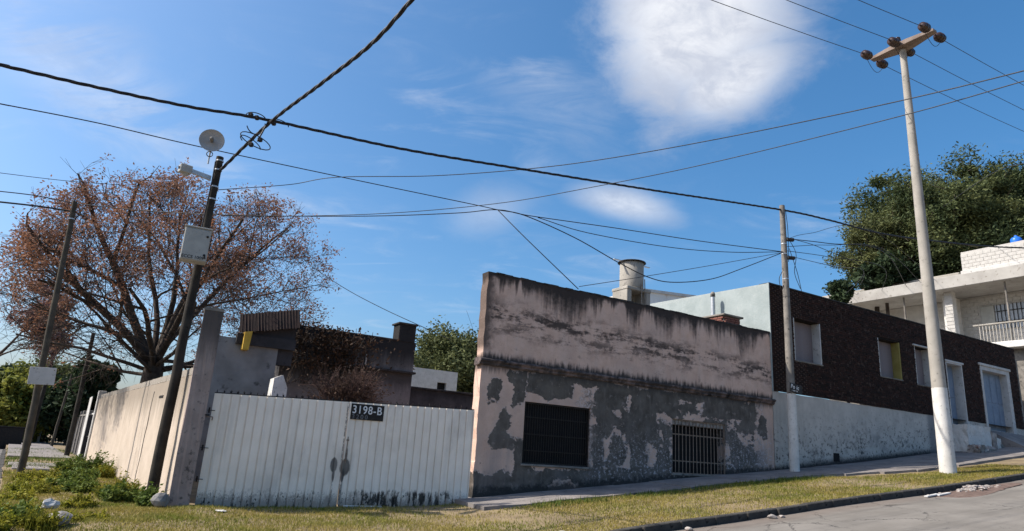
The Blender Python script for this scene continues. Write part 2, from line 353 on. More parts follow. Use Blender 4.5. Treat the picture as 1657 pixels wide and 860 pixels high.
# stained pink plaster of the old house (object space: x along the street, z up)
def pink():
    m = Mat('pink_plaster', .95, .15); x, y, z = m.xyz(m.c)
    wob = m.noise(m.c, 2.6, 5, .62); wob2 = m.noise(m.c, 7, 5, .65); fine = m.noise(m.c, 28, 4, .7)
    streak = m.noise(m.sc(m.c, (3.2, 1, .35)), 1.0, 6, .65); streak2 = m.noise(m.sc(m.c, (9, 1, .8)), 1.0, 5, .65); hz_ = m.noise(m.sc(m.c, (.9, 1, 3.6)), 1.0, 6, .68)
    big = m.noise(m.c, .9, 4, .6)
    c = m.mix(m.ss(wob, .3, .7), (.53, .365, .290), (.63, .45, .365))  # pink shifted to beige to cancel the bluish cast of sky fill
    c = m.mix(m.ss(streak, .45, .75, 0, .5), c, (.56, .44, .38)); c = m.mix(m.ss(big, .45, .72, 0, .5), c, (.40, .31, .27))
    wa = m.noise(m.c, 1.3, 3, .5); wb = m.noise(m.sc(m.c, (1, 1, 1.7)), 4.2, 4, .6); wc = m.noise(m.c, 15, 4, .7); wd_ = m.noise(m.sc(m.c, (-1, 1, -1)), 1.5, 3, .5)
    xw = x + (wa - .5) * .75 + (wb - .5) * .30 + (wc - .5) * .10; zw = z + (wd_ - .5) * .7 + (wb - .5) * .34 + (wc - .5) * .12
    zg = x * .093 + .42
    low = m.ss(z, 3.84, 3.78)
    # cement patches of the lower storey
    jit = (big - .5) * .9 + (wob - .5) * .9 + (wob2 - .5) * .22
    pm = None
    for cx, cz, rx, rz_, sq in ((.43, 3.1, .21, .36, 0), (.80, 2.22, .23, .50, 0), (.84, 1.86, .42, .30, 0), (1.22, 3.3, .16, .5, 1), (2.15, 3.35, .78, .36, 1), (1.35, 1.2, .3, .75, 0),
                             (.9, .72, 1.5, .33, 1), (2.8, .98, 1.5, .17, 1), (4.35, 3.25, .62, .42, 0), (5.45, 2.1, .33, 1.5, 1), (6.1, 3.25, .85, .32, 1), (6.55, 1.8, .17, .9, 1),
                             (9.45, 3.36, 1.35, .33, 1), (11.1, 2.9, .27, .42, 0), (3.95, 1.6, .2, .6, 0), (4.65, 1.75, .3, .45, 0), (5.9, 2.7, .35, .7, 0), (7.0, 3.58, 2.6, .16, 1), (3.6, 3.66, 1.9, .12, 1), (8.0, .98, 2.6, .20, 1), (4.9, 1.0, 1.6, .28, 1), (10.3, 1.7, .5, .5, 0), (4.2, 2.4, .35, .4, 0), (1.0, 3.55, .25, .2, 0), (9.6, 2.2, .25, .5, 0)):
        A = m.ab((xw - cx) * (1 / rx)); B = m.ab((zw - cz) * (1 / rz_))
        d = m.mx(A, B) if sq else m.m('SQRT', A * A + B * B)
        k = m.ss(d + (wob2 - .5) * .35, 1.07, .93); pm = k if pm is None else m.mx(pm, k)
    cov = m.ss(wa * .35 + wd_ * .35 + wb * .22 + wc * .08, .475, .505) * m.ss(x + (wb - .5) * 1.2, 3.0, 3.9) * m.ss(x, 11.3, 10.6) * m.ss(z - zg, 2.9, 2.5); pm = m.mx(pm, cov)
    cem = m.mix(m.ss(wob, .3, .7), (.070, .061, .053), (.135, .119, .103)); cem = m.mix(m.ss(streak2, .5, .75, 0, .6), cem, (.175, .155, .142)); cem = m.mix(m.ss(m.noise(m.c, 5, 6, .7), .55, .68, 0, .6), cem, (.28, .235, .215))
    c = m.mix(pm * low, c, cem); rim = m.ss(m.ab(pm - .5), .46, .25) * low
    c = m.mix(rim * m.ss(wc, .42, .6), c, (.52, .43, .40))
    grime = m.ss(wa * .5 + streak * .5, .40, .62) * m.ss(z - zg, 2.6, .3) * low; c = m.mix(grime * .5, c, (.16, .14, .135))
    # flaking: pale spots and bare spots low on the wall
    flk = m.ss(m.noise(m.c, 11, 6, .75), .53, .60) * m.ss(z - zg + (wa - .5) * 1.4, 1.9, .5) * low * m.ss(x, 3.2, 4.2)
    c = m.mix(flk * .75, c, (.50, .46, .47))
    flk2 = m.ss(m.noise(m.sc(m.c, (1.1, 1, 1.3)), 8, 6, .75), .60, .66) * m.ss(z - zg, 2.0, .2) * low
    c = m.mix(flk2 * .85, c, (.09, .085, .085))
    foot = m.ss(z - zg + (wob2 - .5) * .5 + (wob - .5) * .3, .24, .04) * low
    c = m.mix(foot * .9, c, (.028, .028, .028))
    # black mould of the parapet: streaks from the coping, a band at mid height, dirt over the cornice
    lx = m.noise(m.vec(x, 0.0, 0.0), .55, 3, .6); lx2 = m.noise(m.vec(x, z * .06, 0.0), 4.5, 4, .65)
    ln_ = .08 + m.ss(lx, .38, .68) * 1.0 + m.ss(lx2, .42, .75) * .7 + (wa - .5) * .9
    tm = m.ss((6.29 - z) / m.mx(ln_, .10) + (wob2 - .5) * .7, 1.15, .20)
    lft = m.ss(x + (wob2 - .5) * .5, .36, .05) * m.ss(z, 4.0, 4.3)
    line = m.ab(z - (5.22 - x * .038)); line2 = m.ab(z - (4.78 - x * .012)); blot = m.ss(hz_ + (wob2 - .5) * .35, .44, .58) * m.mx(m.ss(line + (wob - .5) * .5, .55, .05), m.ss(line2 + (wob - .5) * .5, .34, .02) * .8)
    blot2 = m.mx(m.ss(hz_ * .6 + streak * .4 + (wob2 - .5) * .25, .55, .66) * .45, m.ss(streak2 * .5 + lx2 * .5, .56, .70) * .35)
    cor = m.ss(z + (streak2 - .5) * .55 + (wob2 - .5) * .2, 4.14, 3.92)
    upper = m.mx(m.mx(tm * .96, blot * .9), m.mx(m.mx(blot2, lft * .8), cor * .92)) * m.ss(z, 3.80, 3.84)
    c = m.mix(upper, c, (.026, .024, .024))
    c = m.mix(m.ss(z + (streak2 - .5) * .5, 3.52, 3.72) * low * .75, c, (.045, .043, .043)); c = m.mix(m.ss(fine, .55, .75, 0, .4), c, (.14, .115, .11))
    m.col(c); m.bump(wob2 * .5 + fine * .35 + pm * .5 - m.noise(m.c, 60, 3, .6) * .1, .55, .025)
    M['pink_plaster'] = m.mat
pink()

def stained(name, base, base2, stain, drip=.5, amount=.55, z_top=0.0, spots=.5):
    m = Mat(name, .93, .18); x, y, z = m.xyz(m.c)
    n1 = m.noise(m.c, 1.6, 5, .6); n2 = m.noise(m.c, 9, 5, .68); st = m.noise(m.sc(m.c, (2.6, 2.6, .28)), 1.0, 6, .65)
    c = m.mix(m.ss(n1, .3, .7), base, base2)
    c = m.mix(m.ss((z_top - z) / (.05 + st * drip), 1.3, .3, 0, 1) * amount, c, stain)
    c = m.mix(m.ss(n2 * .7 + st * .3, .54, .66, 0, spots), c, stain)
    m.col(c); m.bump(n2 + m.noise(m.c, 45, 3, .6) * .4, .45, .02); M[name] = m.mat
stained('cream_wall', (.42, .35, .28), (.48, .405, .33), (.19, .16, .125), 2.1, .7, 2.95, .35)
stained('grey_stained', (.11, .108, .105), (.17, .165, .16), (.018, .017, .017), 2.2, .95, 5.62, .9)
stained('lilac_wall', (.13, .12, .12), (.18, .168, .168), (.03, .029, .029), 1.2, .8, 4.3, .85)
stained('column_pink', (.24, .19, .17), (.33, .265, .24), (.055, .05, .047), 2.6, .85, 4.22, .85)
stained('white_house', (.62, .60, .57), (.72, .70, .66), (.30, .27, .24), .8, .5, 13.6, .25)
stained('bluegrey_wall', (.25, .29, .29), (.31, .35, .35), (.40, .42, .41), .3, .3, 8.3, .4)  # blue-grey dimmed a step for the wall's shading
stained('dark_wall', (.045, .043, .045), (.08, .075, .078), (.018, .017, .017), .6, .5, 4.0, .6)

def white_plinth():
    m = Mat('white_plinth', .93, .18); x, y, z = m.xyz(m.c); zg = (x - 11.48) * .112 + 1.46
    n1 = m.noise(m.c, 1.4, 5, .6); n2 = m.noise(m.c, 6.5, 6, .72); n3 = m.noise(m.c, 2.2, 4, .6)
    c = m.mix(m.ss(n1, .3, .7), (.40, .372, .335), (.50, .465, .42))
    c = m.mix(m.ss(n2 + (n3 - .5) * .25, .53, .60) * m.ss(z - zg + (n3 - .5) * 2.6, 2.3, .2), c, (.075, .073, .072)); c = m.mix(m.ss(m.noise(m.c, .8, 5, .65), .52, .68, 0, .65) * m.ss(z - zg, 2.6, .6), c, (.21, .20, .19))
    c = m.mix(m.ss(m.noise(m.sc(m.c, (3, 3, .4)), 1.2, 5, .6), .5, .75, 0, .5), c, (.29, .27, .245))
    c = m.mix(m.ss(z - zg + (n2 - .5) * .6, .30, .05), c, (.035, .035, .036))
    c = m.mix(m.ss(m.ab(x - 21.9) + (n2 - .5) * .5, .5, .25) * .7, c, (.14, .14, .145))
    for cx, cz, rx, rz_ in ((15.1, 2.05, .55, .55), (16.6, 2.75, .7, .8), (14.0, 2.1, .8, .45), (19.5, 2.9, .9, .35)):
        A = (x - cx) * (1 / rx); B = (z - cz) * (1 / rz_); d = m.m('SQRT', A * A + B * B) + (n2 - .5) * 2.6 + (n3 - .5) * 1.2; c = m.mix(m.ss(d, 1.0, .2) * .6 * m.ss(n2, .44, .56), c, (.045, .044, .043))
    m.col(c); m.bump(n2, .5, .02); M['white_plinth'] = m.mat
white_plinth()

def brick_mat():
    m = Mat('brick', .9, .2); bx, by, bz = m.xyz(m.c); wn_ = m.n('ShaderNodeTexWhiteNoise', noise_dimensions='2D'); m.put(wn_.inputs['Vector'], m.vec(m.m('FLOOR', bx * 3.89), m.m('FLOOR', bz * 13.51), 0.0)); r = m.m('FRACT', m.rnd() + K(m, wn_.outputs['Value'])); n = m.noise(m.c, 20, 4, .6); n2 = m.noise(m.co('Object'), 7, 3, .5)
    c = m.mix(r, (.017, .0092, .007), (.050, .021, .0145)); c = m.mix(m.ss(n, .4, .7), c, (.012, .0085, .0075)); c = m.mix(m.ss(n2, .54, .70, 0, .7), c, (.08, .054, .043))  # brick reds lowered to near-black to paint in the facade's deep shade
    m.col(c); m.bump(n, .6, .01); M['brick'] = m.mat
    m = Mat('brick_red', .9, .2); n = m.noise(m.c, 9, 4, .6); m.col(m.mix(n, (.13, .055, .043), (.22, .095, .075))); m.bump(n, .5, .01); M['brick_red'] = m.mat
brick_mat()

def gate_mat():
    m = Mat('gate_paint', .55, .35); x, y, z = m.xyz(m.c); zz = z - x * .0226
    n1 = m.noise(m.c, 2.2, 5, .6); n2 = m.noise(m.sc(m.c, (5, 5, 3)), 2.2, 6, .72); st = m.noise(m.sc(m.c, (7, 7, .35)), 1.0, 4, .6)
    c = m.mix(m.ss(n1, .3, .7), (.80, .705, .60), (.87, .775, .67)); c = m.mix(m.ss(st, .48, .75, 0, .35), c, (.52, .47, .41))  # white paint tinted warm to offset blue skylight on the shaded gate
    rust = m.ss(zz + (n2 - .5) * 1.1 + (st - .5) * .35, .34, .06)
    c = m.mix(rust * .8, c, (.22, .17, .14))
    hol = m.ss(n2, .535, .60) * m.ss(zz + (n1 - .5) * .2, .42, .16)
    c = m.mix(hol * .95, c, (.012, .011, .010))
    hol2 = m.ss(m.noise(m.sc(m.c, (9, 9, 2.2)), 1.0, 4, .6) * .6 + n2 * .4, .47, .53) * m.ss(zz + (n1 - .5) * .3, .40, .30) * m.ss(x, 3.25, 3.6) * m.ss(x, 5.95, 5.6); c = m.mix(hol2 * .95, c, (.010, .009, .008))
    # two grease smears either side of the leaves' meeting edge, one long scrape above them
    for cx, cz, rx, rz_ in ((2.84, .93, .085, .17), (2.86, .70, .025, .14), (3.10, .88, .125, .20), (3.07, .70, .035, .16), (3.10, 1.15, .03, .18)):
        A = (x - cx) * (1 / rx); B = (zz - cz) * (1 / rz_); d = m.m('SQRT', A * A + B * B) + (n2 - .5) * .5
        c = m.mix(m.ss(d, 1.1, .8) * .93, c, (.022, .021, .021))
    for cx, hw, a, b in ((2.86, .02, .0, .75), (3.05, .055, .0, .72), (3.0, .022, 1.0, 2.35)):
        k = m.ss(m.ab(x - cx) + (n2 - .5) * .06, hw, hw * .4) * m.ss(zz, a - .02, a + .02) * m.ss(zz, b + .1, b - .1) * m.ss(n2, .40, .52)
        c = m.mix(k * .85, c, (.06, .05, .045))
    dirt = m.ss(m.noise(m.sc(m.c, (1, 1, .5)), 1.1, 5, .65), .48, .72, 0, .4); c = m.mix(dirt, c, (.36, .32, .28)); m.col(c); m.bump(n2 + m.noise(m.c, 1.6, 2, .5) * 2.5, .35, .012); M['gate_paint'] = m.mat
gate_mat()

# ================================================================== GROUND
def grid_obj(name, us, vs, place, mat, kind='structure'):
    """sheet over two coordinate lists; place(u, v) -> world arrays"""
    U, Vv = np.meshgrid(us, vs, indexing='ij'); X, Y, Z = place(U, Vv); V = np.stack([X.ravel(), Y.ravel(), Z.ravel()], 1)
    n, k = len(us), len(vs); i = np.arange((n - 1) * (k - 1)); a = (i // (k - 1)) * k + i % (k - 1)
    F = np.stack([a, a + k, a + k + 1, a + 1], 1); me = npmesh(name, V, F, True)
    bm = bmesh.new(); bm.from_mesh(me)
    bm.normal_update()
    if sum(f.normal.z for f in bm.faces) < 0: bmesh.ops.reverse_faces(bm, faces=bm.faces[:])
    bm.to_mesh(me); bm.free(); o = link(name, me, mat); o['kind'] = kind; return o
def span(*parts):
    out = []
    for a, b, st in parts: out += list(np.arange(a, b, st))
    return np.array(out + [parts[-1][1]])
def Fplace(zf):
    def f(U, O):
        return P0.x + U * fu.x + O * fn.x, P0.y + U * fu.y + O * fn.y, zf(U, O)
    return f
def Lplace(zf):
    def f(T, O):
        X = Q0.x + T * lu.x + O * ln.x; Y = Q0.y + T * lu.y + O * ln.y; return X, Y, zf(*toF(X, Y))
    return f
grid_obj('ground', span((-400, -40, 40), (-40, 60, 4), (60, 500, 40)), span((-400, -40, 40), (-40, 40, 4), (40, 400, 40)), Fplace(lambda U, O: zb(U) - .34 + 0 * O), 'soil')
grid_obj('street', span((-60, -12, 4), (-12, 40, .5), (40, 140, 10)), np.linspace(5.17, 14.5, 12), Fplace(lambda U, O: rz(U) + .02 * np.sin((O - 5.17) / 9.3 * math.pi)), 'road')
grid_obj('side_street', span((-2, 60, 1), (60, 160, 10)), np.linspace(3.16, 9.6, 8), Lplace(lambda U, O: rz(U) + .006 + 0 * O), 'asphalt')
def bumps(U, O): return .018 * np.sin(U * 1.7 + O * .9) + .014 * np.sin(U * 3.9 - O * 2.3) + .012 * np.sin(U * .8 + O * 4.4)
def vz(U, O):
    b = bumps(U, O) * np.clip((5.0 - O) / .6, 0, 1)
    return gz(U, O) + np.where((U > -.2) & (O < 1.55), -.05, 0) + np.where(U < -.9, b, b * .5) - .012
verge = grid_obj('verge', span((-90, -16, 6), (-16, 20, .22), (20, 34, .6), (34, 140, 8)), span((-90, -14, 6), (-14, -3, .8), (-3, 5.1, .22)), Fplace(vz), 'soil')
bm = bmesh.new(); bm.from_mesh(verge.data)
c0 = lw(0, 3.06); bmesh.ops.bisect_plane(bm, geom=bm.verts[:] + bm.edges[:] + bm.faces[:], plane_co=c0, plane_no=ln, clear_outer=True)
bm.to_mesh(verge.data); bm.free()

# kerbs: stone by stone
kerb = empty('kerb', fw(0, 0), AF); kerb['kind'] = 'structure'
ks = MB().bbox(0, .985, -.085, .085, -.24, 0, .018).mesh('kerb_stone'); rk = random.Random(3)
for i in range(26):
    u0 = -4 + i * 1.0
    a = math.atan2(float(gz(u0 + 1, 5.2) - gz(u0, 5.2)), 1.0)
    gap = i == 8
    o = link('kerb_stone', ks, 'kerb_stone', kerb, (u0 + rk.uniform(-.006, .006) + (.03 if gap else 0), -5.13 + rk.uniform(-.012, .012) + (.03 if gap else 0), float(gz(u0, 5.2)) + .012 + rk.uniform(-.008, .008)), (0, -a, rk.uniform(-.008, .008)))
kerb2 = empty('side_kerb', lw(0, 0), AL); kerb2['kind'] = 'structure'
for i in range(34):
    t0 = -3 + i * 1.0; q = lw(t0, 3.1)
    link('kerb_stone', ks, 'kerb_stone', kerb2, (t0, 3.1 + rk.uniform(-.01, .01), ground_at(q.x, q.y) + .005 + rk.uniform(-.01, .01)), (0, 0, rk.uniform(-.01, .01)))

# pavement slab by slab up the hill, with a broken end at the gate
pav = empty('pavement', fw(0, 0), AF); pav['kind'] = 'structure'
us = [-.45, .6, 1.95, 3.2, 4.55, 5.9, 7.2, 8.5, 9.8, 11.1, 12.4, 13.75, 15.1, 16.4, 17.7, 19, 20.3, 21.6, 22.9, 24.2, 25.5, 26.8, 28.1, 29.4, 30.7, 32, 33.4, 34.8]
for i, (a, b) in enumerate(zip(us[:-1], us[1:])):
    w = 1.66 if a < 11 else (1.66 + min(1.2, (a - 11) * .32)); b -= .018
    m = MB(); w0 = w + rk.uniform(-.04, .05); w1 = w + rk.uniform(-.04, .05) + (.3 if a > 11 and a < 14.5 else 0)
    za, zc = float(gz(a, 0)) + .03, float(gz(b, 0)) + .03; t = rk.uniform(-.012, .012)
    if i == 0: za = .33; w0 = 1.45
    B = [(a, -w0, za - .045 + t), (b, -w1, zc - .045 + t), (b, .3, zc + t), (a, .3, za + t)]
    m.add([(x, y, z - .22) for x, y, z in B] + B, [(0, 3, 2, 1), (4, 5, 6, 7), (0, 1, 5, 4), (1, 2, 6, 5), (2, 3, 7, 6), (3, 0, 4, 7)])
    m.build('slab', 'paving', pav)
pv2 = empty('side_pavement', lw(0, 0), AL); pv2['kind'] = 'structure'
for (t0, t1, o0, o1) in ((11.4, 13.2, 1.7, 2.8), (13.5, 15.6, 1.4, 2.9), (21.5, 27.8, .5, 2.95), (28, 36, .5, 2.95), (36.2, 56, .5, 2.95)):
    q = lw(t0, o0); z = ground_at(q.x, q.y); MB().bbox(t0, t1, o0, o1, z - .12, z + .05, .02).build('slab', 'paving', pv2)

# ================================================================== PINK HOUSE
HZ = AF
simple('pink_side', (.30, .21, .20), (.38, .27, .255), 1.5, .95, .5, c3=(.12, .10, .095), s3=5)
ph = empty('pink_house', fw(0, 0), HZ, 'crumbling pink plastered house with black stained parapet and two barred windows', 'house')
W1 = (1.42, 3.66, 1.27, 2.90); W2 = (6.86, 9.22, 1.24, 2.88)
wall_panel(0, 11.62, -.3, 6.28, (W1, W2), .34, .26, jit=.018, yj=.008, seed=5).build('facade_wall', 'pink_plaster', ph)
m = MB(); m.box(.35, 11.6, .345, .39, 4.2, 6.15)
m.build('rear_wall', 'concrete_old', ph)
m = MB(); rp_ = [(.75, .42), (11.65, .42), (11.65, 9.0), (6.4, 9.0)]      # the lot's left boundary runs back at a slant
m.add([(x, y, 5.1) for x, y in rp_] + [(x, y, 5.35) for x, y in rp_], [(3, 2, 1, 0), (4, 5, 6, 7), (0, 1, 5, 4), (1, 2, 6, 5), (2, 3, 7, 6), (3, 0, 4, 7)]); m.build('roof', 'concrete_old', ph)
m = MB(); m.add([(.72, .40, -.3), (6.37, 9.0, -.3), (6.37, 9.0, 5.4), (.72, .40, 5.4), (.97, .40, -.3), (6.62, 9.0, -.3), (6.62, 9.0, 5.4), (.97, .40, 5.4)], [(0, 1, 2, 3), (7, 6, 5, 4), (3, 2, 6, 7), (0, 3, 7, 4), (1, 5, 6, 2)]); m.build('side_wall', 'pink_side', ph)
# cornice: swept, chipped moulding that turns the corner on the left
def cornice(u0, u1, z, prof, name, parent, seed, mat, step=.16):
    r = random.Random(seed); vs = []; fs = []; k = len(prof); n = int((u1 - u0) / step)
    for i in range(n + 1):
        x = u0 + (u1 - u0) * i / n; chip = r.random() < .12
        for (y, h) in prof: vs.append((x, -max(.004, y * (.55 if chip else 1) + r.uniform(-.008, .008)) if y > 0 else -y, z + h + r.uniform(-.010, .010)))
    for i in range(n):
        for j in range(k - 1): fs.append((i * k + j, (i + 1) * k + j, (i + 1) * k + j + 1, i * k + j + 1))
    fs.append(tuple(range(k))); fs.append(tuple(n * k + j for j in range(k))[::-1])
    return MB().add(vs, fs).build(name, mat, parent)
simple('cornice_dirty', (.05, .043, .042), (.20, .15, .14), 3.5, .95, .8, c3=(.015, .014, .014), s3=2.6, lo=.40, hi=.72)
cornice(-.10, 11.66, 3.82, [(-.25, -.10), (.03, -.10), (.075, -.06), (.075, -.02), (.13, .02), (.135, .06), (.09, .085), (-.25, .10)], 'cornice', ph, 9, 'cornice_dirty')
m = MB(); rr = random.Random(2)
for i in range(45):
    x = i * .26; m.box(x, x + .262, -.012 + rr.uniform(-.01, .008), .36, 6.255 + rr.uniform(-.012, .004), 6.30 + rr.uniform(-.014, .016))
m.build('coping', simple('coping_black', (.018, .017, .017), (.055, .05, .048), 5, .95, .6), ph)
# window one: rusted black steel shutter with close bars
def window_backing(op, parent, mat, y=.26, name='shutter_panel'):
    a, b, c, d = op; return MB().box(a - .05, b + .05, y, y + .05, c - .05, d + .05).build(name, mat, parent)
def frame(op, parent, mat, w=.05, y0=.04, y1=.1, name='window_frame'):
    a, b, c, d = op; m = MB(); m.box(a + .004, a + w, y0, y1, c + .004, d - .004); m.box(b - w, b - .004, y0, y1, c + .004, d - .004); m.box(a + w, b - w, y0, y1, d - w, d - .004); m.box(a + w, b - w, y0, y1, c + .004, c + w)
    return m.build(name, mat, parent)
f1 = frame(W1, ph, 'iron_black', .045, .05, .09, 'window_grille'); f1['label'] = 'black close barred grille over the boarded window'
window_backing(W1, ph, 'interior_dark', .15)
bar = MB().tube([(0, 0, 0), (0, 0, 1.54)], .008, 6).mesh('bar')
for i in range(27):
    link('bar', bar, 'iron_black', f1, (W1[0] + .085 + i * .0795, .07, W1[2] + .045))
hb = MB().box(0, W1[1] - W1[0] - .09, -.004, .004, -.015, .015).mesh('cross_bar')
for z in (1.62, 2.05, 2.5): link('cross_bar', hb, 'iron_black', f1, (W1[0] + .045, .082, z))
m = MB(); m.bbox(W1[0] - .05, W1[1] + .06, -.045, .12, W1[2] - .055, W1[2] + .004, .012); m.build('window_sill', 'concrete_old', ph)
# window two: open rusty bars before a dark room
f2 = frame(W2, ph, 'iron_rust', .035, .03, .06, 'window_grille'); f2['label'] = 'rusty widely spaced bars before a dark room'
window_backing(W2, ph, 'interior_dark', .33, 'dark_room')
bar2 = MB().tube([(0, 0, 0), (0, 0, W2[3] - W2[2] - .07)], .0125, 6).mesh('bar')
for i in range(14): link('bar', bar2, 'iron_rust', f2, (W2[0] + .17 + i * .155, .045 + rk.uniform(-.006, .006), W2[2] + .035), (0, rk.uniform(-.006, .006), 0))
hb2 = MB().box(0, W2[1] - W2[0] - .07, -.005, .005, -.018, .018).mesh('cross_bar')
for z in (1.62, 2.42): link('cross_bar', hb2, 'iron_rust', f2, (W2[0] + .035, .066, z))
MB().bbox(W2[0] + .002, W2[1] - .002, .07, .30, W2[3] - .17, W2[3] + .02, .015).build('lintel', 'rubble', ph)
MB().bbox(W2[0] - .04, W2[1] + .03, -.03, .2, W2[2] - .05, W2[2] + .003, .012).build('window_sill', 'concrete_old', ph)

# ================================================================== BRICK HOUSE
bh = empty('brick_house', fw(0, 0), HZ, 'long dark brick house above a whitewashed plinth with blue doors', 'house')
BW = [(12.95, 14.55, 5.46, 7.03), (18.30, 19.88, 5.48, 7.04), (20.98, 22.25, 5.43, 7.06)]
DR = (23.40, 24.80, 3.95, 6.70); GA = (26.42, 29.20, 3.95, 6.88); ZP = 4.2; ZT = 8.10; UE = 30.1
op = BW + [DR, GA]
wall_panel(11.66, UE, 0.6, ZP, ((23.4, 24.8, 3.95, ZP), (26.42, 29.2, 3.95, ZP)), .4, .4, jit=.012, yj=.006, seed=8).build('plinth_wall', 'white_plinth', bh)
wall_panel(11.66, UE, ZP + .02, ZT, [(a, b, max(c, ZP + .02), d) for a, b, c, d in op], .4, .6).build('facade_wall', 'mortar_dark', bh, (0, .012, 0))
m = MB(); m.box(12.1, UE - .02, .42, 9, 7.3, 7.5); m.build('roof', 'concrete_old', bh)
m = MB(); rr = random.Random(4)
m.add([(11.63, .05, 3.0), (11.63, 6.4, 3.0), (11.63, 6.4, 8.30), (11.63, .05, 8.11), (12.0, .02, 3.0), (12.0, 6.4, 3.0), (12.0, 6.4, 8.30), (12.0, .02, 8.11)],
      [(0, 1, 2, 3), (4, 7, 6, 5), (3, 2, 6, 7), (0, 4, 5, 1), (1, 5, 6, 2), (0, 3, 7, 4)])
m.build('side_wall', 'bluegrey_wall', bh)['label'] = 'pale blue-grey rendered side wall catching the sun'
MB().box(11.625, 11.662, -.04, .05, 4.2, 8.12).build('corner_edge', 'bluegrey_wall', bh)
m = MB(); m.box(UE, UE + .25, .02, 9, 3.0, 7.6); m.build('side_wall', 'concrete_old', bh)
# bricks: the nearest 300 singly, the rest joined
BL, BH_, JN = .245, .062, .012
bsh = MB().bbox(0, BL, -.03, .02, 0, BH_, .006).mesh('brick')
cells = []; row = 0; z = ZP + .026
while z + BH_ < ZT - .005:
    x = 11.67 - (.13 if row % 2 else 0)
    while x < UE - .02:
        a, b = max(x, 11.67), min(x + BL, UE - .005)
        if b - a > .05:
            segs = [(a, b)]
            for (oa, ob, oc, od) in op:
                if z + BH_ > oc - .004 and z < od + .004:
                    ns = []
                    for (p, q) in segs:
                        if q <= oa or p >= ob: ns.append((p, q))
                        else:
                            if p < oa - .03: ns.append((p, oa - .002))
                            if q > ob + .03: ns.append((ob + .002, q))
                    segs = ns
            for (p, q) in segs: cells.append((p, q, z))
        x += BL + JN
    z += BH_ + JN; row += 1
cells.sort(key=lambda c: c[0] + abs(c[2] - 5.4) * .0); whole = [c for c in cells if abs(c[1] - c[0] - BL) < 1e-4]
first = set(map(tuple, whole[:300])); rest = MB(); rb = random.Random(6)
for c in cells:
    p, q, z = c; d = max(-.012, rb.gauss(0, .007))
    if c in first: link('brick', bsh, 'brick', bh, (p, -d, z), (0, rb.uniform(-.01, .01), 0))
    else: rest.box(p, q, -.03 - d, .02, z, z + BH_)
rest.build('remaining_bricks', 'brick', bh)['kind'] = 'stuff'
m = MB(); m.box(11.665, UE, -.035, .42, ZT - .004, ZT + .045); m.build('coping', 'coping_black', bh)
slat = MB().bbox(0, 1.0, 0, .014, 0, .046, .004).mesh('shutter_slat')
for i, (a, b, c, d) in enumerate(BW):
    jm = ('paint_white', 'paint_yellow', 'paint_white')[i]
    w = MB(); w.box(a + .06, b - .06, .33, .36, c + .02, d - .02); wn = w.build('window', 'shutter', bh)
    for j in range(30):
        z = c + .04 + j * .0505
        if z + .046 < d - .02: o = link('shutter_slat', slat, 'shutter', wn, (a + .065, .312, z)); o.scale = (b - a - .13, 1, 1)
    MB().box(b - .055, b - .003, -.02, .345, c + .003, d - .003).build('jamb', jm, bh)
    MB().box(a + .003, a + .055, -.02, .345, c + .003, d - .003).build('jamb', 'paint_white', bh)
    MB().box(a + .42, a + .46, .285, .31, c + .03, d - .03).build('guide_rail', 'paint_white', wn)
    MB().bbox(a - .03, b + .03, -.05, .345, c - .05, c + .001, .01).build('window_sill', 'concrete_old', bh)
MB().bbox(20.85, 22.4, -.10, .3, 7.065, 7.13, .012).build('lintel', 'paint_white', bh)
# front door: blue leaf deep in a white-framed opening
a, b, c, d = DR
dl = MB().box(a + .10, b - .08, .36, .40, c + .04, d - .06).build('door', 'paint_blue', bh)
m = MB()
for x0, x1 in ((a + .18, a + .68), (a + .76, b - .16)):
    for z0, z1 in ((c + .2, c + 1.1), (c + 1.25, d - .2)): m.bbox(x0, x1, .335, .362, z0, z1, .02)
m.build('door_panel', 'paint_blue', dl); MB().tube([(a + .72, .30, c + 1.1), (a + .72, .30, c + 1.25)], .012, 6).build('door_handle', 'galvanised', dl)
m = MB(); m.box(b - .07, b - .003, -.04, .40, c + .003, d - .003); m.box(a + .003, a + .07, -.04, .40, c + .003, d - .003); m.box(a + .07, b - .07, -.04, .40, d - .06, d - .003); m.build('door_frame', 'paint_white', bh)
MB().bbox(a - .04, b + .14, -.06, -.0, d, d + .09, .01).build('lintel', 'paint_white', bh)
# garage door: four blue folding leaves
a, b, c, d = GA; gw = (b - a - .36) / 4
for i in range(4):
    x0 = a + .18 + i * gw; gl = MB().box(x0 + .006, x0 + gw - .006, .28, .33, c + .03, d - .2).build('garage_door_leaf', 'paint_blue', bh)
    m = MB(); m.bbox(x0 + .07, x0 + gw - .07, .262, .285, c + .15, c + 1.2, .015); m.bbox(x0 + .07, x0 + gw - .07, .262, .285, c + 1.32, d - .32, .015); m.build('door_panel', 'paint_blue', gl)
m = MB(); m.box(a + .003, a + .17, -.05, .36, c - .1, d - .003); m.box(b - .30, b - .003, -.05, .36, c - .1, d - .003); m.box(a + .17, b - .30, -.05, .36, d - .19, d - .003); m.build('door_frame', 'paint_white', bh)
MB().bbox(a - .1, b + .08, -.10, 0, d, d + .12, .012).build('lintel', 'paint_white', bh)
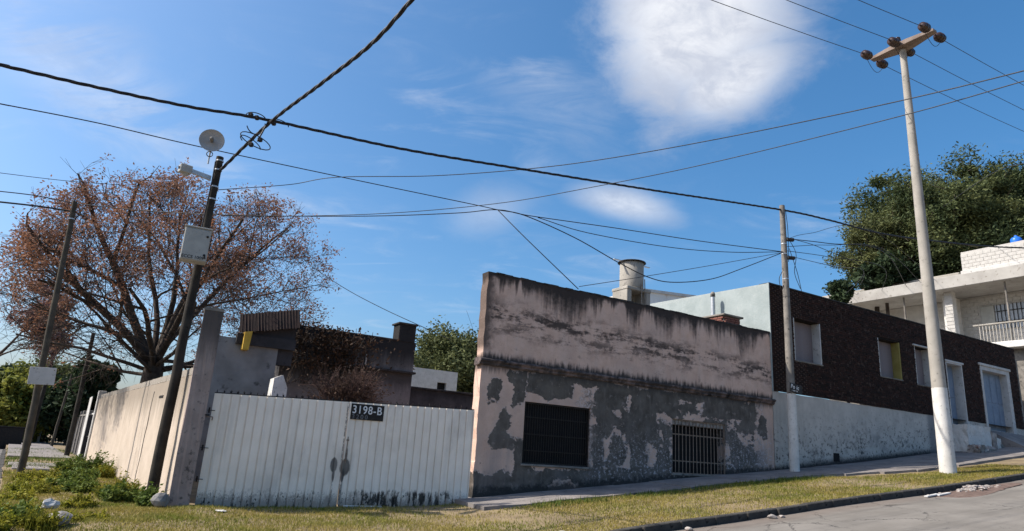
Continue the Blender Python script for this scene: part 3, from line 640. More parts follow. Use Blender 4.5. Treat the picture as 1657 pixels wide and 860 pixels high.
# stoop and broken steps
st = empty('door_stoop', fw(0, 0), HZ, 'chipped whitewashed stoop below the blue front door', 'steps')
rs = random.Random(12)
def rough_box(x0, x1, y0, y1, z0, z1, j=.03, seg=.16, seed=0):
    r = random.Random(seed); bm = bmesh.new(); bmesh.ops.create_cube(bm, size=1.0)
    for v in bm.verts: v.co = Vector(((x0 + x1) / 2 + v.co.x * (x1 - x0), (y0 + y1) / 2 + v.co.y * (y1 - y0), (z0 + z1) / 2 + v.co.z * (z1 - z0)))
    n = max(1, min(6, int(max(x1 - x0, y1 - y0, z1 - z0) / seg))); bmesh.ops.subdivide_edges(bm, edges=bm.edges[:], cuts=n, use_grid_fill=True)
    for v in bm.verts: v.co += Vector((r.uniform(-j, j), r.uniform(-j, j), r.uniform(-j, j)))
    bm.verts.index_update(); mb = MB().add([v.co[:] for v in bm.verts], [[v.index for v in f.verts] for f in bm.faces]); bm.free(); return mb
rough_box(23.15, 25.1, -.75, -.02, 2.3, 3.93, .03, .2, 1).build('platform', 'whitewash', st)
for i, zt in enumerate((3.72, 3.50, 3.28, 3.1)): rough_box(25.12 + i * .32, 25.43 + i * .32, -.8, -.02, 2.5, zt, .025, .15, 5 + i).build('step', ('rubble', 'whitewash', 'concrete_old', 'concrete_old')[i], st)
rough_box(22.9, 24.2, -1.25, -.78, 2.3, 3.05, .06, .15, 31).build('step', 'rubble', st)
rp = empty('garage_ramp', fw(0, 0), HZ, 'grey concrete ramp up to the blue garage door', 'ramp')
m = MB(); m.add([(26.5, -1.4, 2.6), (29.4, -1.4, 2.9), (29.4, -.02, 2.9), (26.5, -.02, 2.6), (26.5, -1.4, 3.22), (29.4, -1.4, 3.52), (29.4, -.02, 3.93), (26.5, -.02, 3.93)],
                [(0, 3, 2, 1), (4, 5, 6, 7), (0, 1, 5, 4), (1, 2, 6, 5), (2, 3, 7, 6), (3, 0, 4, 7)]); m.build('ramp_slab', 'paving', rp)
# meter slot and letter hole in the plinth
MB().box(12.62, 12.74, -.012, .03, 2.92, 3.28).build('meter_slot', 'interior_dark', bh); MB().box(14.9, 15.25, -.012, .03, 1.98, 2.28).build('vent_hole', 'interior_dark', bh)

# ================================================================== ROOF THINGS
wt = empty('water_tank', fw(7.9, -3.2, 5.35), HZ, 'round asbestos water tank with a flat lid on a concrete stand over the pink house', 'water tank')
m = MB(); m.lathe([(.0, 2.39), (.60, 2.39), (.62, 2.45), (.62, 3.39), (.585, 3.41), (.0, 3.41)], 28); m.build('tank', 'concrete', wt)
m = MB(); m.bbox(-.80, .80, -.62, .62, 2.27, 2.39, .02); m.bbox(-.78, -.48, -.58, .58, 0, 2.27, .02); m.bbox(.50, .78, -.58, .58, 0, 2.27, .02); m.bbox(-.48, .50, .3, .5, 0, 2.27, .01); m.build('stand', 'concrete', wt)
m = MB(); m.lathe([(0, 3.55), (.30, 3.52), (.72, 3.45), (.74, 3.42), (0, 3.415)], 24); m.build('lid', 'coping_black', wt)
m = MB(); m.box(-1.22, 1.22, -.05, .05, 3.415, 3.44); m.build('tie_plank', 'galvanised', wt)
m = MB(); m.tube([(.1, -.66, 2.55), (.1, -.68, 1.95), (.1, -.68, 0)], .03, 8); m.tube([(.3, -.66, 2.75), (.3, -.70, 2.15), (.3, -.70, 0)], .025, 8); m.build('outlet_pipe', 'concrete_old', wt)
wt.scale = (.73, .73, 1.0)
fp = empty('flue_pipe', fw(11.28, -2.3, 5.35), HZ, 'white enamelled flue pipe standing before the blue-grey wall', 'flue')
m = MB(); m.tube([(0, 0, 0), (0, 0, 2.6)], .085, 14); m.build('pipe', 'galvanised', fp); MB().lathe([(0, 2.77), (.06, 2.75), (.092, 2.67), (.092, 2.55), (.088, 2.55)], 14).build('cowl', 'concrete_old', fp)
bc = empty('brick_chimney', fw(10.6, -1.3, 5.18), HZ, 'squat red brick chimney stump on the pink house roof', 'chimney')
MB().box(-.42, .42, -.5, .5, 0, 1.6).build('core', 'concrete_old', bc)
cb = MB().bbox(0, .235, -.055, .055, 0, .062, .005).mesh('brick')
for r_ in range(21):
    z = .02 + r_ * .074; o_ = .12 if r_ % 2 else 0
    for k in range(4):
        y = -.5 + o_ * .5 + k * .247
        if y + .235 < .56: link('brick', cb, 'brick_red', bc, (-.43, y, z), (0, 0, R(90)))
    for k in range(3): link('brick', cb, 'brick_red', bc, (-.42 + o_ * .4 + k * .247, -.51, z))
MB().bbox(-.52, .52, -.6, .6, 1.6, 1.67, .015).build('cap', 'concrete_old', bc)
ww = empty('distant_white_house', fw(0, 0), HZ, 'sunlit whitewashed house end peeling behind the water tank', 'house')
m = MB(); m.add([(13.75, 9, 3.), (20, 9, 3.), (20, 9, 10.2), (13.75, 9, 9.72), (13.75, 14, 3.), (20, 14, 3.), (20, 14, 10.2), (13.75, 14, 9.72)], [(0, 1, 2, 3), (1, 5, 6, 2), (4, 0, 3, 7), (7, 3, 2, 6), (5, 4, 7, 6)]); m.build('wall', simple('white_peeling', (.70, .68, .64), (.80, .78, .74), 1.5, .9, .3, c3=(.52, .36, .25), s3=1.6), ww)
MB().add([(13.65, 8.9, 9.70), (20.1, 8.9, 10.19), (20.1, 14.1, 10.19), (13.65, 14.1, 9.70), (13.65, 8.9, 9.84), (20.1, 8.9, 10.33), (20.1, 14.1, 10.33), (13.65, 14.1, 9.84)], [(0, 3, 2, 1), (4, 5, 6, 7), (0, 1, 5, 4), (1, 2, 6, 5), (2, 3, 7, 6), (3, 0, 4, 7)]).build('roof', 'whitewash', ww)

# ================================================================== GATE
GL = 6.29
gt = empty('metal_gate', G0, AG, 'wide white corrugated metal double gate with spiked top and rusted foot', 'gate')
def leaf(s0, s1, z0, z1, name='gate_leaf'):
    prof = []; x = s0; per = .188
    while x < s1 - .01:
        for dx_, y in ((0, 0), (.150, 0), (.154, .024), (.180, .024), (.186, 0)):
            if x + dx_ <= s1: prof.append((x + dx_, y))
        x += per
    prof.append((s1, 0)); zs = [z0 + (z1 - z0) * i / 6 for i in range(7)]; vs = []; fs = []; r = random.Random(int(s0 * 10) + 3)
    for j, z in enumerate(zs):
        for i, (x, y) in enumerate(prof):
            bot = r.uniform(-.01, .03) if j == 0 else 0
            vs.append((x, y + .006 * math.sin(x * 1.3 + z * 2.1), z + x * .0226 + bot))
    k = len(prof)
    for j in range(6):
        for i in range(k - 1): fs.append((j * k + i, j * k + i + 1, (j + 1) * k + i + 1, (j + 1) * k + i))
    return MB().add(vs, fs).build(name, 'gate_paint', gt)
leaf(.03, 3.02, -.07, 2.385)['label'] = 'left corrugated leaf with one grease smear'
leaf(3.05, GL - .03, -.06, 2.385)['label'] = 'right corrugated leaf with number board and rust holes'
def rail(s0, s1, z, h=.05):
    m = MB(); y0, y1 = .03, .07
    m.add([(s0, y0, z + s0 * .0226), (s1, y0, z + s1 * .0226), (s1, y1, z + s1 * .0226), (s0, y1, z + s0 * .0226), (s0, y0, z + h + s0 * .0226), (s1, y0, z + h + s1 * .0226), (s1, y1, z + h + s1 * .0226), (s0, y1, z + h + s0 * .0226)],
          [(0, 3, 2, 1), (4, 5, 6, 7), (0, 1, 5, 4), (1, 2, 6, 5), (2, 3, 7, 6), (3, 0, 4, 7)]); return m.build('rail', 'iron_black', gt)
for s0, s1 in ((.03, 3.02), (3.05, GL - .03)):
    for z in (.35, 1.3, 2.36): rail(s0, s1, z)
m = MB(); m.box(2.985, 3.02, -.012, .03, .12, 2.45); m.build('meeting_strip', 'gate_paint', gt); m = MB(); m.box(3.035, 3.075, -.014, .03, .12, 2.46); m.build('meeting_strip', 'gate_paint', gt)
# spikes along the top
sp = MB().add([(-.018, 0, 0), (.018, 0, 0), (0, .018, 0), (.004, .006, .085), (-.03, .006, .05), (.032, .006, .06)], [(0, 1, 3), (1, 2, 3), (2, 0, 3), (0, 1, 4), (1, 2, 4), (2, 0, 5), (0, 1, 5)]).mesh('spike')
for i in range(44):
    s = .08 + i * .142
    if 3.02 < s < 3.95: continue
    link('spike', sp, 'iron_black', gt, (s, .05, 2.41 + s * .0226), (rk.uniform(-.2, .2), rk.uniform(-.25, .25), rk.uniform(0, 3)))
# hinges and latch
for z in (.5, 1.15, 1.95):
    m = MB(); m.tube([(-.02, -.03, z), (-.02, -.03, z + .12)], .018, 8); m.box(-.06, .10, -.03, -.025, z + .05, z + .065); m.build('hinge', 'iron_black', gt)
m = MB(); m.tube([(-.14, -.06, 1.86), (.07, -.07, 1.87)], .012, 6); m.tube([(.07, -.07, 1.87), (.07, -.03, 1.80)], .010, 6); m.build('hook', 'iron_rust', gt)
m = MB(); m.tube([(3.09, -.03, 1.05), (3.09, -.03, 1.65)], .011, 8); m.box(3.06, 3.12, -.03, .0, 1.10, 1.14); m.box(3.06, 3.12, -.03, 0, 1.55, 1.59); m.build('bolt', 'iron_rust', gt)
# number board
nb = MB().bbox(3.08, 3.88, -.022, -.004, 2.06, 2.43, .004).build('number_board', 'iron_black', gt); nb['label'] = 'black board painted 3198-B over 3200'
simple('letter_white', (.58, .58, .58), (.70, .70, .70), 14, .8, 0); simple('letter_faint', (.10, .105, .11), (.20, .20, .21), 14, .8, 0)
t = text_mesh('3198-B', .265, 'lettering', .0, 1.12); o = link('lettering', t, 'letter_white', nb, (3.105, -.025, 2.205), (R(90), 0, 0)); o.scale = (.86, 1, 1)
t = text_mesh('3200', .145, 'lettering', .0, 1.45); link('lettering', t, 'letter_faint', nb, (3.11, -.025, 2.078), (R(90), 0, 0))

# gate post: tall weathered pink pillar
gp = empty('gate_pillar', G0 - gu * .29 + Vector((0, 0, 0)), AG, 'tall weathered pink concrete pillar at the hinge side of the white gate', 'pillar')
rough_box(-.20, .20, -.20, .20, -.15, 4.18, .012, .6, 77).build('shaft', 'column_pink', gp)
rough_box(-.21, .21, -.21, .21, 4.17, 4.24, .008, .3, 78).build('cap', 'concrete_old', gp)
m = MB(); m.tube([(.19, -.19, 1.9), (.28, -.1, 1.9)], .02, 6); m.build('hinge_pin', 'iron_black', gp)

# ================================================================== SIDE WALL ALONG THE LEFT STREET
LW_ = 20.6; H_ = 2.78
bw = empty('boundary_wall', lw(0, 0), AL, 'sunlit cream rendered boundary wall running down the side street', 'wall')
m = MB(); n = 60; vs = []; fs = []; r = random.Random(21)
for i in range(n + 1):
    x = .1 + (LW_ - .1) * i / n
    for j in range(9): vs.append((x, r.uniform(-.006, .006) + (.03 if j < 1 else 0), -.3 + (H_ + .3) * j / 8))
    vs.append((x, -.2, H_)); vs.append((x, -.2, -.3))
for i in range(n):
    for j in range(10): fs.append((i * 11 + j, (i + 1) * 11 + j, (i + 1) * 11 + j + 1, i * 11 + j + 1))
fs.append(tuple(range(11))); fs.append(tuple(n * 11 + j for j in range(11)))
m.add(vs, fs); m.build('render_coat', 'cream_wall', bw)
cbk = rough_box(0, .40, -.19, -.005, 0, .165, .005, .2, 5).mesh('coping_block')
for i in range(50):
    x = .12 + i * .41
    if x + .4 < LW_: link('coping_block', cbk, simple('block_grey', (.22, .195, .165), (.29, .26, .22), 4, .95, .5, c3=(.15, .13, .11), s3=9) if i == 0 else 'block_grey', bw, (x, r.uniform(-.008, .008), H_ + r.uniform(0, .012)), (0, r.uniform(-.01, .01), 0))
m = MB()
x = 5.2; pts = []
for k in range(14): pts.append((x + .03 * math.sin(k * 1.3) - .02 * k, .008, .1 + k * .19))
m.tube(pts, .010, 5); m.build('crack', 'concrete_old', bw); MB().box(3.35, 3.95, -.02, .012, 2.36, 2.42).build('slot', 'interior_dark', bw)
m = MB(); m.bbox(LW_, LW_ + .3, -.25, .08, -.2, 3.15, .02); m.build('end_pier', 'paint_white', bw)
# neighbour's white gate leaf, dark entrance, walls on down the street
ng = empty('neighbour_gate', lw(LW_ + .4, 0), AL, 'narrow white metal gate ajar at the end of the cream wall', 'gate')
for i in range(3):
    MB().bbox(1.0 + i * .62, 1.58 + i * .62, .16 - i * .02, .19 - i * .02, .05, 2.9, .01).build('panel', 'paint_white', ng)
MB().box(0, 1.0, -.3, -.2, 0, 2.8).build('dark_entrance', 'interior_dark', ng); MB().box(.0, 1.0, .0, .06, 2.05, 2.12).build('rail', 'paint_white', ng); MB().box(.0, 1.0, .0, .06, 1.0, 1.06).build('rail', 'iron_black', ng)
nw = empty('neighbour_wall', lw(LW_ + 3.6, 0), AL, 'low dark boundary wall farther down the side street', 'wall')
MB().box(0, 9, -.25, 0, -.2, 2.0).build('wall', 'dark_wall', nw); MB().bbox(0, 9, -.3, .05, 2.0, 2.1, .02).build('coping', 'concrete_old', nw)
for i in range(5): MB().bbox(1 + i * 1.8, 1.25 + i * 1.8, -.3, .06, -.1, 2.3, .02).build('pier', 'concrete_old', nw)
fg = empty('gate_arch', lw(49.5, .2), AL, 'white tubular gate frame far down the side street', 'gate')
m = MB(); m.tube([(0, .9, 0), (0, .9, 2.4), (0, -.3, 2.5), (0, -.9, 2.5), (0, -.9, 0)], .09, 8); m.build('frame_tube', 'paint_white', fg)
for k in range(4): MB().box(-.02, .02, -.7 + k * .4, -.62 + k * .4, .1, 2.2).build('bar', 'iron_black', fg)
dkw = empty('low_black_wall', lw(41, 2.6), AL, 'low black wall at the far end of the side street', 'wall')
q = lw(41, 2.6); z0 = ground_at(q.x, q.y) - .3
m = MB(); m.bbox(0, .3, -.35, 7.5, 0, 1.42, .02); m.build('wall', 'iron_black', dkw, (0, 0, z0)); MB().bbox(-.04, .34, -.4, 7.5, 1.42, 1.49, .01).build('coping', 'iron_black', dkw, (0, 0, z0))

# ================================================================== HOUSE BEHIND THE GATE
ob = empty('stained_house', fw(0, 0), HZ, 'mould-blackened flat roofed house with a stub chimney behind the white gate', 'house')
wall_panel(-3.0, 2.25, .0, 4.35, (), .3, .5).build('wall', 'lilac_wall', ob, (0, 10, 0))
wall_panel(-3.0, 2.25, 4.42, 5.62, (), .3, .3, jit=.02).build('parapet', 'grey_stained', ob, (0, 9.96, 0))
m = MB(); m.bbox(-3.05, 2.33, 9.80, 10.3, 4.35, 4.43, .015); m.build('ledge', 'coping_black', ob); m = MB(); m.bbox(-3.0, 1.45, 9.92, 10.3, 5.61, 5.68, .015); m.build('coping', 'coping_black', ob)
MB().box(-3.0, 2.25, 10.31, 17, 4.6, 4.8).build('roof', 'concrete_old', ob); MB().box(2.0, 2.24, 10.31, 17, 0, 5.4).build('side_wall', 'lilac_wall', ob); MB().box(-3.0, -2.8, 10.31, 17, 0, 5.6).build('side_wall', 'lilac_wall', ob)
m = MB(); m.bbox(1.47, 2.2, 9.93, 10.6, 5.62, 6.33, .015); m.build('chimney', 'grey_stained', ob); m = MB(); m.bbox(1.40, 2.26, 9.86, 10.67, 6.32, 6.39, .01); m.build('chimney_cap', 'coping_black', ob)
m = MB(); m.tube([(.2, 9.9, 4.5), (.22, 9.9, 4.9)], .03, 6); m.build('vent_pipe', 'paint_white', ob)
oh = empty('lean_to', fw(0, 0), HZ, 'pale outbuilding with dark tiled lean-to roof and mustard gable', 'house')
MB().box(-5.9, -3.35, 9.0, 9.3, 0, 4.75).build('wall', simple('wall_bluish', (.15, .145, .14), (.23, .225, .22), 1.2, .9, .4, c3=(.06, .058, .055), s3=2.2), oh)
MB().add([(-3.7, 7.6, 0), (-3.1, 7.6, 0), (-3.16, 7.6, 3.15), (-3.35, 7.6, 3.55), (-3.62, 7.6, 3.42), (-3.7, 8.2, 0), (-3.1, 8.2, 0), (-3.16, 8.2, 3.15), (-3.35, 8.2, 3.55), (-3.62, 8.2, 3.42)],
         [(0, 1, 2, 3, 4), (9, 8, 7, 6, 5), (0, 5, 6, 1), (1, 6, 7, 2), (2, 7, 8, 3), (3, 8, 9, 4), (4, 9, 5, 0)]).build('ruined_pier', 'whitewash', oh)
m = MB(); m.add([(-4.75, 8.75, 4.92), (-2.75, 8.75, 5.38), (-2.75, 9.25, 6.12), (-4.75, 9.25, 5.62), (-4.75, 8.83, 4.92), (-2.75, 8.83, 5.38), (-2.75, 9.33, 6.12), (-4.75, 9.33, 5.62)],
              [(0, 3, 2, 1), (4, 5, 6, 7), (0, 1, 5, 4), (1, 2, 6, 5), (2, 3, 7, 6), (3, 0, 4, 7)]); m.build('roof', 'roof_tile', oh)
for i in range(19):
    t_ = i / 19.0; x0 = -4.74 + t_ * 2.0
    MB().tube([(x0 + .06, 8.735 - rk.uniform(0, .02), 4.93 + t_ * .46 - rk.uniform(0, .05)), (x0 + .06, 9.24, 5.62 + t_ * .5)], .018, 6).build('roof_tile', 'roof_tile', oh)
MB().add([(-4.6, 9.02, 4.0), (-2.82, 9.02, 4.0), (-2.82, 9.02, 5.55), (-4.6, 9.02, 5.1), (-4.6, 9.3, 4.0), (-2.82, 9.3, 4.0), (-2.82, 9.3, 5.55), (-4.6, 9.3, 5.1)], [(0, 1, 2, 3), (7, 6, 5, 4), (0, 3, 7, 4), (1, 5, 6, 2), (3, 2, 6, 7)]).build('gable_wall', 'dark_wall', oh)
MB().add([(-4.60, 8.62, 4.35), (-4.40, 8.62, 4.35), (-4.36, 8.62, 5.0), (-4.6, 8.62, 4.95), (-4.60, 9.0, 4.35), (-4.40, 9.0, 4.35), (-4.36, 9.0, 5.0), (-4.6, 9.0, 4.95)], [(0, 1, 2, 3), (7, 6, 5, 4), (0, 4, 5, 1), (1, 5, 6, 2), (2, 6, 7, 3), (3, 7, 4, 0)]).build('gable', 'mustard', oh)
MB().box(-4.8, -2.8, 8.86, 9.0, 4.55, 4.92).build('fascia', 'dark_wall', oh)
lwall = empty('yard_wall', fw(0, 0), HZ, 'low dark yard wall between the stained house and the pink house', 'wall')
wall_panel(2.45, 8.0, 0, 4.0, (), .25, .5, jit=.03).build('wall', 'dark_wall', lwall, (0, 12, 0)); MB().bbox(2.4, 8.0, 11.92, 12.3, 3.97, 4.06, .015).build('coping', 'coping_black', lwall)
vh = empty('white_cube_house', fw(0, 0), HZ, 'bright white flat roofed house with one small dark window behind the yard wall', 'house')
wall_panel(7.3, 11.3, 3.0, 6.38, ((9.9, 10.55, 5.0, 5.62),), .3, 1.0).build('wall', 'whitewash', vh, (0, 24, 0))
m = MB(); m.add([(11.3, 24.0, 3), (11.3, 30, 3), (11.3, 30, 5.85), (11.3, 24.0, 6.38), (11.0, 24.3, 3), (11.0, 30, 3), (11.0, 30, 5.85), (11.0, 24.3, 6.38)], [(0, 1, 2, 3), (7, 6, 5, 4), (3, 2, 6, 7), (1, 5, 6, 2)]); m.build('side_wall', 'concrete', vh)
MB().box(7.3, 7.55, 24.3, 30, 3, 6.2).build('side_wall', 'whitewash', vh); MB().box(9.85, 10.6, 24.25, 24.3, 4.95, 5.67).build('window', 'interior_dark', vh); MB().box(7.35, 11.2, 24.35, 30, 5.5, 5.7).build('roof', 'concrete', vh)
lamp = empty('lamp_cowl', fw(2.9, -11.8, 3.9), HZ, 'white metal flue cowl beside the stained chimney', 'flue')
m = MB(); m.tube([(0, 0, 0), (0, 0, 1.0)], .07, 10); m.build('pipe', 'paint_white', lamp)
for k in range(3): MB().lathe([(.07, .78 + k * .13), (.19, .74 + k * .13), (.19, .76 + k * .13), (.07, .82 + k * .13)], 14).build('cowl_ring', 'galvanised' if k != 1 else 'iron_black', lamp)

# ================================================================== WHITE BLOCK HOUSE UP THE HILL
wh = empty('block_house', fw(0, 0), HZ, 'two storey white concrete block house with deep balcony slab up the hill', 'house')
MB().box(32.0, 42, .3, 11.5, 3.0, 8.45).build('ground_storey', 'concrete_old', wh)
MB().bbox(31.4, 42, -.2, 11.5, 8.45, 8.80, .03).build('balcony_slab', 'whitewash', wh)
MB().box(34.06, 42, .3, 11.4, 8.8, 12.0).build('upper_wall', 'block_white', wh)
m = MB(); m.bbox(31.2, 42, -.9, 12.6, 12.02, 12.72, .03); m.build('roof_slab', 'slab_cream', wh)
m = MB(); m.bbox(32.6, 42, 3.2, 12.2, 12.72, 13.25, .04); m.build('roof_kerb', 'concrete', wh)
m = MB(); m.bbox(32.2, 42, -.6, 2.95, 12.72, 13.18, .03); m.build('roof_band', 'paint_white', wh)
MB().box(32.5, 40, -.6, 2.95, 13.18, 14.35).build('roof_room', 'block_white', wh)
blk = MB().bbox(-.008, .03, 0, .39, 0, .194, .006).mesh('block')
def blocks(x, y0, y1, z0, z1, skip=None):
    z = z0; row = 0
    while z + .19 < z1:
        y = y0 - (.2 if row % 2 else 0)
        while y + .1 < y1:
            a, b = max(y, y0), min(y + .385, y1)
            if b - a > .08 and not (skip and a < skip[1] and b > skip[0] and z + .19 > skip[2] and z < skip[3]):
                o = link('block', blk, 'block_white', wh, (x - rk.uniform(0, .006), a, z)); o.scale = (1, (b - a) / .385, 1)
            y += .40
        z += .203; row += 1
blocks(34.03, .3, 5.4, 8.85, 11.95, (.3, 2.95, 9.95, 11.4))
blocks(32.47, -.6, 2.95, 13.2, 14.3)
pl = MB().box(31.95, 32.35, 3.42, 3.86, 8.8, 12.02).build('pillar', 'whitewash', wh)
for k in range(15): MB().bbox(31.925, 31.95, 3.43, 3.85, 8.82 + k * .212, 9.01 + k * .212, .006).build('block', 'block_white', pl)
MB().box(32.4, 34.06, 4.0, 4.18, 8.8, 12.0).build('cross_wall', 'whitewash', wh)
for (y, z0_) in ((.62, 8.8), (6.0, 8.8)): MB().tube([(31.7, y, z0_), (31.7, y, 12.03)], .05, 8).build('post', 'concrete_old', wh)
wd = MB().box(33.98, 34.05, .45, 2.2, 9.98, 11.33).build('window', simple('glass_dim', (.20, .23, .27), (.30, .33, .37), 1.5, .2, 0, spec=.5), wh)
for k in range(9): MB().tube([(33.93, .5 + k * .2, 9.95), (33.93, .5 + k * .2, 11.36)], .018, 5).build('bar', 'iron_black', wd)
for z in (10.35, 10.95): MB().box(33.915, 33.94, .45, 2.2, z, z + .04).build('cross_bar', 'iron_black', wd)
MB().bbox(33.94, 33.98, 2.24, 2.95, 10.0, 11.35, .01).build('shutter', 'box_grey', wh)
for k in range(14): MB().box(31.46, 31.50, -.1 + k * .16, -.06 + k * .16, 8.8, 9.75).build('baluster', 'concrete', wh)
MB().bbox(31.42, 31.54, -.2, 2.3, 9.75, 9.83, .01).build('handrail', 'concrete', wh)
m = MB()
for k in range(9): m.bbox(32.7, 33.3, 7.0 + k * .24, 7.22 + k * .24, 13.25, 13.36 + .02 * math.sin(k * 2), .02)
m.build('red_tiles', 'tile_red', wh)
bt = empty('blue_tank', fw(34.0, -.70, 14.35), HZ, 'domed bright blue plastic tank on the roof of the block house', 'water tank')
MB().lathe([(0, .98), (.15, .96), (.36, .87), (.46, .76), (.47, .60), (.47, 0), (0, 0)], 20).build('tank', 'blue_tank', bt); MB().lathe([(0, 1.05), (.13, 1.04), (.14, .96)], 14).build('lid', 'blue_tank', bt)

bt.scale = (.6, .6, .78)

# ================================================================== POLES
def pole(name, base, top, r0, r1, mat, label, n=18, bands=(), cap=None, group=None):
    b = Vector(base); t = Vector(top); e = empty(name, b, 0, label, 'pole', group); d = t - b; r = random.Random(int(b.x * 100))
    pts = []; rad = []
    for i in range(13):
        f = i / 12; pts.append(d * f + Vector((r.uniform(-.012, .012), r.uniform(-.012, .012), 0)) * (1 if mat.startswith('wood') else .0)); rad.append(r0 + (r1 - r0) * f)
    pts[0] -= Vector((0, 0, .4)); MB().tube(pts, rad, n).build('shaft', mat, e)
    for f in bands:
        p = d * f; rr_ = r0 + (r1 - r0) * f + .006; MB().tube([p, p + d.normalized() * .035], rr_, n).build('band', 'galvanised', e)
    return e
zc = ground_at(-7.72, 16.04)
cp_ = pole('corner_pole', (-7.72, 16.04, zc - .05), (-7.66, 16.07, 8.36), .125, .09, 'wood_pole', 'leaning dark timber pole carrying a meter box and round dish at the cream wall corner', bands=(.86, .9, .955, .985))
zB = ground_at(-14.16, 21.2)
pole('sign_pole', (-14.1, 21.1, zB - .05), (-14.35, 20.84, 8.50), .105, .075, 'wood_grey', 'grey timber pole with a small white board nailed on by the side street', bands=(.93,))
q = lw(24.3, .55); pole('timber_pole', (q.x, q.y, .0), (q.x - .1, q.y + .05, 6.2), .125, .09, 'wood_pole', 'short dark timber pole in front of the narrow white gate')
q = lw(41.5, .5); pole('thin_pole', (q.x, q.y, -.05), (q.x + .3, q.y, 5.6), .10, .07, 'wood_grey', 'thin bare pole far down the side street beside the dark wall')
q = lw(38.5, 1.9); pole('far_pole', (q.x, q.y, -.05), (q.x + .2, q.y + .1, 8.3), .15, .09, 'wood_pole', 'thick dark pole far down the side street by the low black wall')
# street pole with name board: bare concrete above, whitewashed foot
z1 = float(gz(11.88, .55)); b1 = fw(11.88, .58, z1 - .02); t1 = fw(11.98, .5, 11.08)
p1 = pole('cable_pole', b1, t1, .155, .095, 'concrete_old', 'slim round concrete pole with whitewashed foot beside the brick house', bands=(.80, .84, .70))
MB().tube([(0, 0, -.1), (0.0, 0.0, 2.62)], [.162, .152], 18, caps=False).build('whitewashed_foot', 'whitewash', p1)
sgn = empty('street_sign', fw(11.88, .76, z1 + 2.62), AF, 'small black street name board tied to the whitewashed pole', 'sign'); sgn.rotation_euler = (0, R(6), AF)
MB().bbox(-.30, .34, -.01, .012, 0, .30, .004).build('board', 'iron_black', sgn)
t = text_mesh('Po ic', .2, 'lettering', .1, 1.1); link('lettering', t, 'letter_white', sgn, (-.28, -.012, .125), (R(90), 0, 0))
t = text_mesh('- rorr 14', .085, 'lettering', .1, 1.0); link('lettering', t, 'letter_white', sgn, (-.22, -.012, .035), (R(90), 0, 0))
# tall line pole with cross arm
u2, o2 = 15.63, 3.57; z2 = float(gz(u2, o2)); b2 = fw(u2, o2, z2 - .02); t2 = fw(u2 - .04, o2, 17.55)
p2 = pole('line_pole', b2, t2, .245, .115, 'concrete', 'tall tapering concrete line pole with cross arm standing in the grass verge', n=24)
MB().tube([(0, 0, -.1), (-.002, 0, 2.75)], [.252, .232], 24, caps=False).build('whitewashed_foot', 'whitewash', p2)
for z in (6.1, 7.4, 8.2, 9.6, 11.3): MB().tube([(0, 0, z), (0, 0, z + .012)], .245 - .13 * z / 15.7 + .002, 24).build('seam_ring', 'concrete_old', p2)
arm = empty('cross_arm', fw(u2 - .04, o2, 17.5), AF, 'tapering concrete cross arm on top of the tall line pole', 'cross arm')
m = MB(); W = 1.22
prof = [(-W, .13, .035), (-.30, .27, .10), (.30, .27, .10), (W, .13, .035)]; vs = []
for y, hw, h in prof:
    zt = .30; vs += [(-hw, y, zt - .05 - h * 1.3), (hw, y, zt - .05 - h * 1.3), (hw, y, zt), (-hw, y, zt)]
fs = [(0, 1, 2, 3), (15, 14, 13, 12)]
for i in range(3):
    for k in range(4): fs.append((i * 4 + k, i * 4 + (k + 1) % 4, (i + 1) * 4 + (k + 1) % 4, (i + 1) * 4 + k))
m.add(vs, fs); m.build('beam', simple('beam_dull_brown', (.17, .13, .11), (.25, .20, .17), 3, .9, .3), arm)
_ip = [(.02, -.26), (.03, -.20), (.05, -.19), (.12, -.17), (.125, -.12), (.06, -.11), (.135, -.07), (.14, -.01), (.07, 0), (.135, .04), (.135, .10), (.06, .11), (.11, .15), (.10, .19), (.03, .21), (.02, .28)]
ins = MB().lathe([(r_ * 1.28, h_ * 1.15) for r_, h_ in _ip], 18, axis='X').mesh('insulator')
for y in (-1.12, .04, 1.12):
    yy = y
    for sx in (-1, 1):
        o = link('insulator', ins, 'porcelain_brown', arm, (sx * .52, yy, .22 if y else .26), (0, R(-4 if sx < 0 else 4), R(180) if sx > 0 else 0))
link('insulator', ins, 'porcelain_brown', arm, (-.05, .12, .52), (0, R(90), 0)).scale = (.6, .6, .6)

# things on the corner pole
px_, py_ = -7.69, 16.05
dv = Vector((.35, -.94, 0)); da = math.atan2(dv.y, dv.x)
dish = empty('dish_antenna', (-7.84, 15.86, 8.30), da, 'round pale dish antenna on top of the dark corner pole', 'antenna')
m = MB(); m.lathe([(0, -.10), (.10, -.096), (.20, -.07), (.285, -.025), (.30, .0), (.297, .008), (.28, -.012), (.195, -.055), (.10, -.08), (0, -.085)], 32, (.22, 0, .33), 'X'); m.build('reflector', 'dish_white', dish)
m = MB(); m.lathe([(.0, .13), (.045, .125), (.05, .03), (.03, -.08)], 14, (.22, 0, .33), 'X'); m.build('feed', 'concrete_old', dish)
m = MB(); m.tube([(.06, .0, -.25), (.06, 0, .34), (.14, 0, .34)], .02, 8); m.build('mount', 'galvanised', dish)
m = MB(); m.tube([(.1 + .0, .07 * math.cos(a_), .0 + .07 * math.sin(a_)) for a_ in np.linspace(0, 6.1, 16)], .012, 6); m.build('cable_loop', 'cable_black', dish)
cv = empty('security_camera', (-7.69, 16.05, 7.72), R(222), 'boxy grey security camera on a bracket arm below the dish', 'camera')
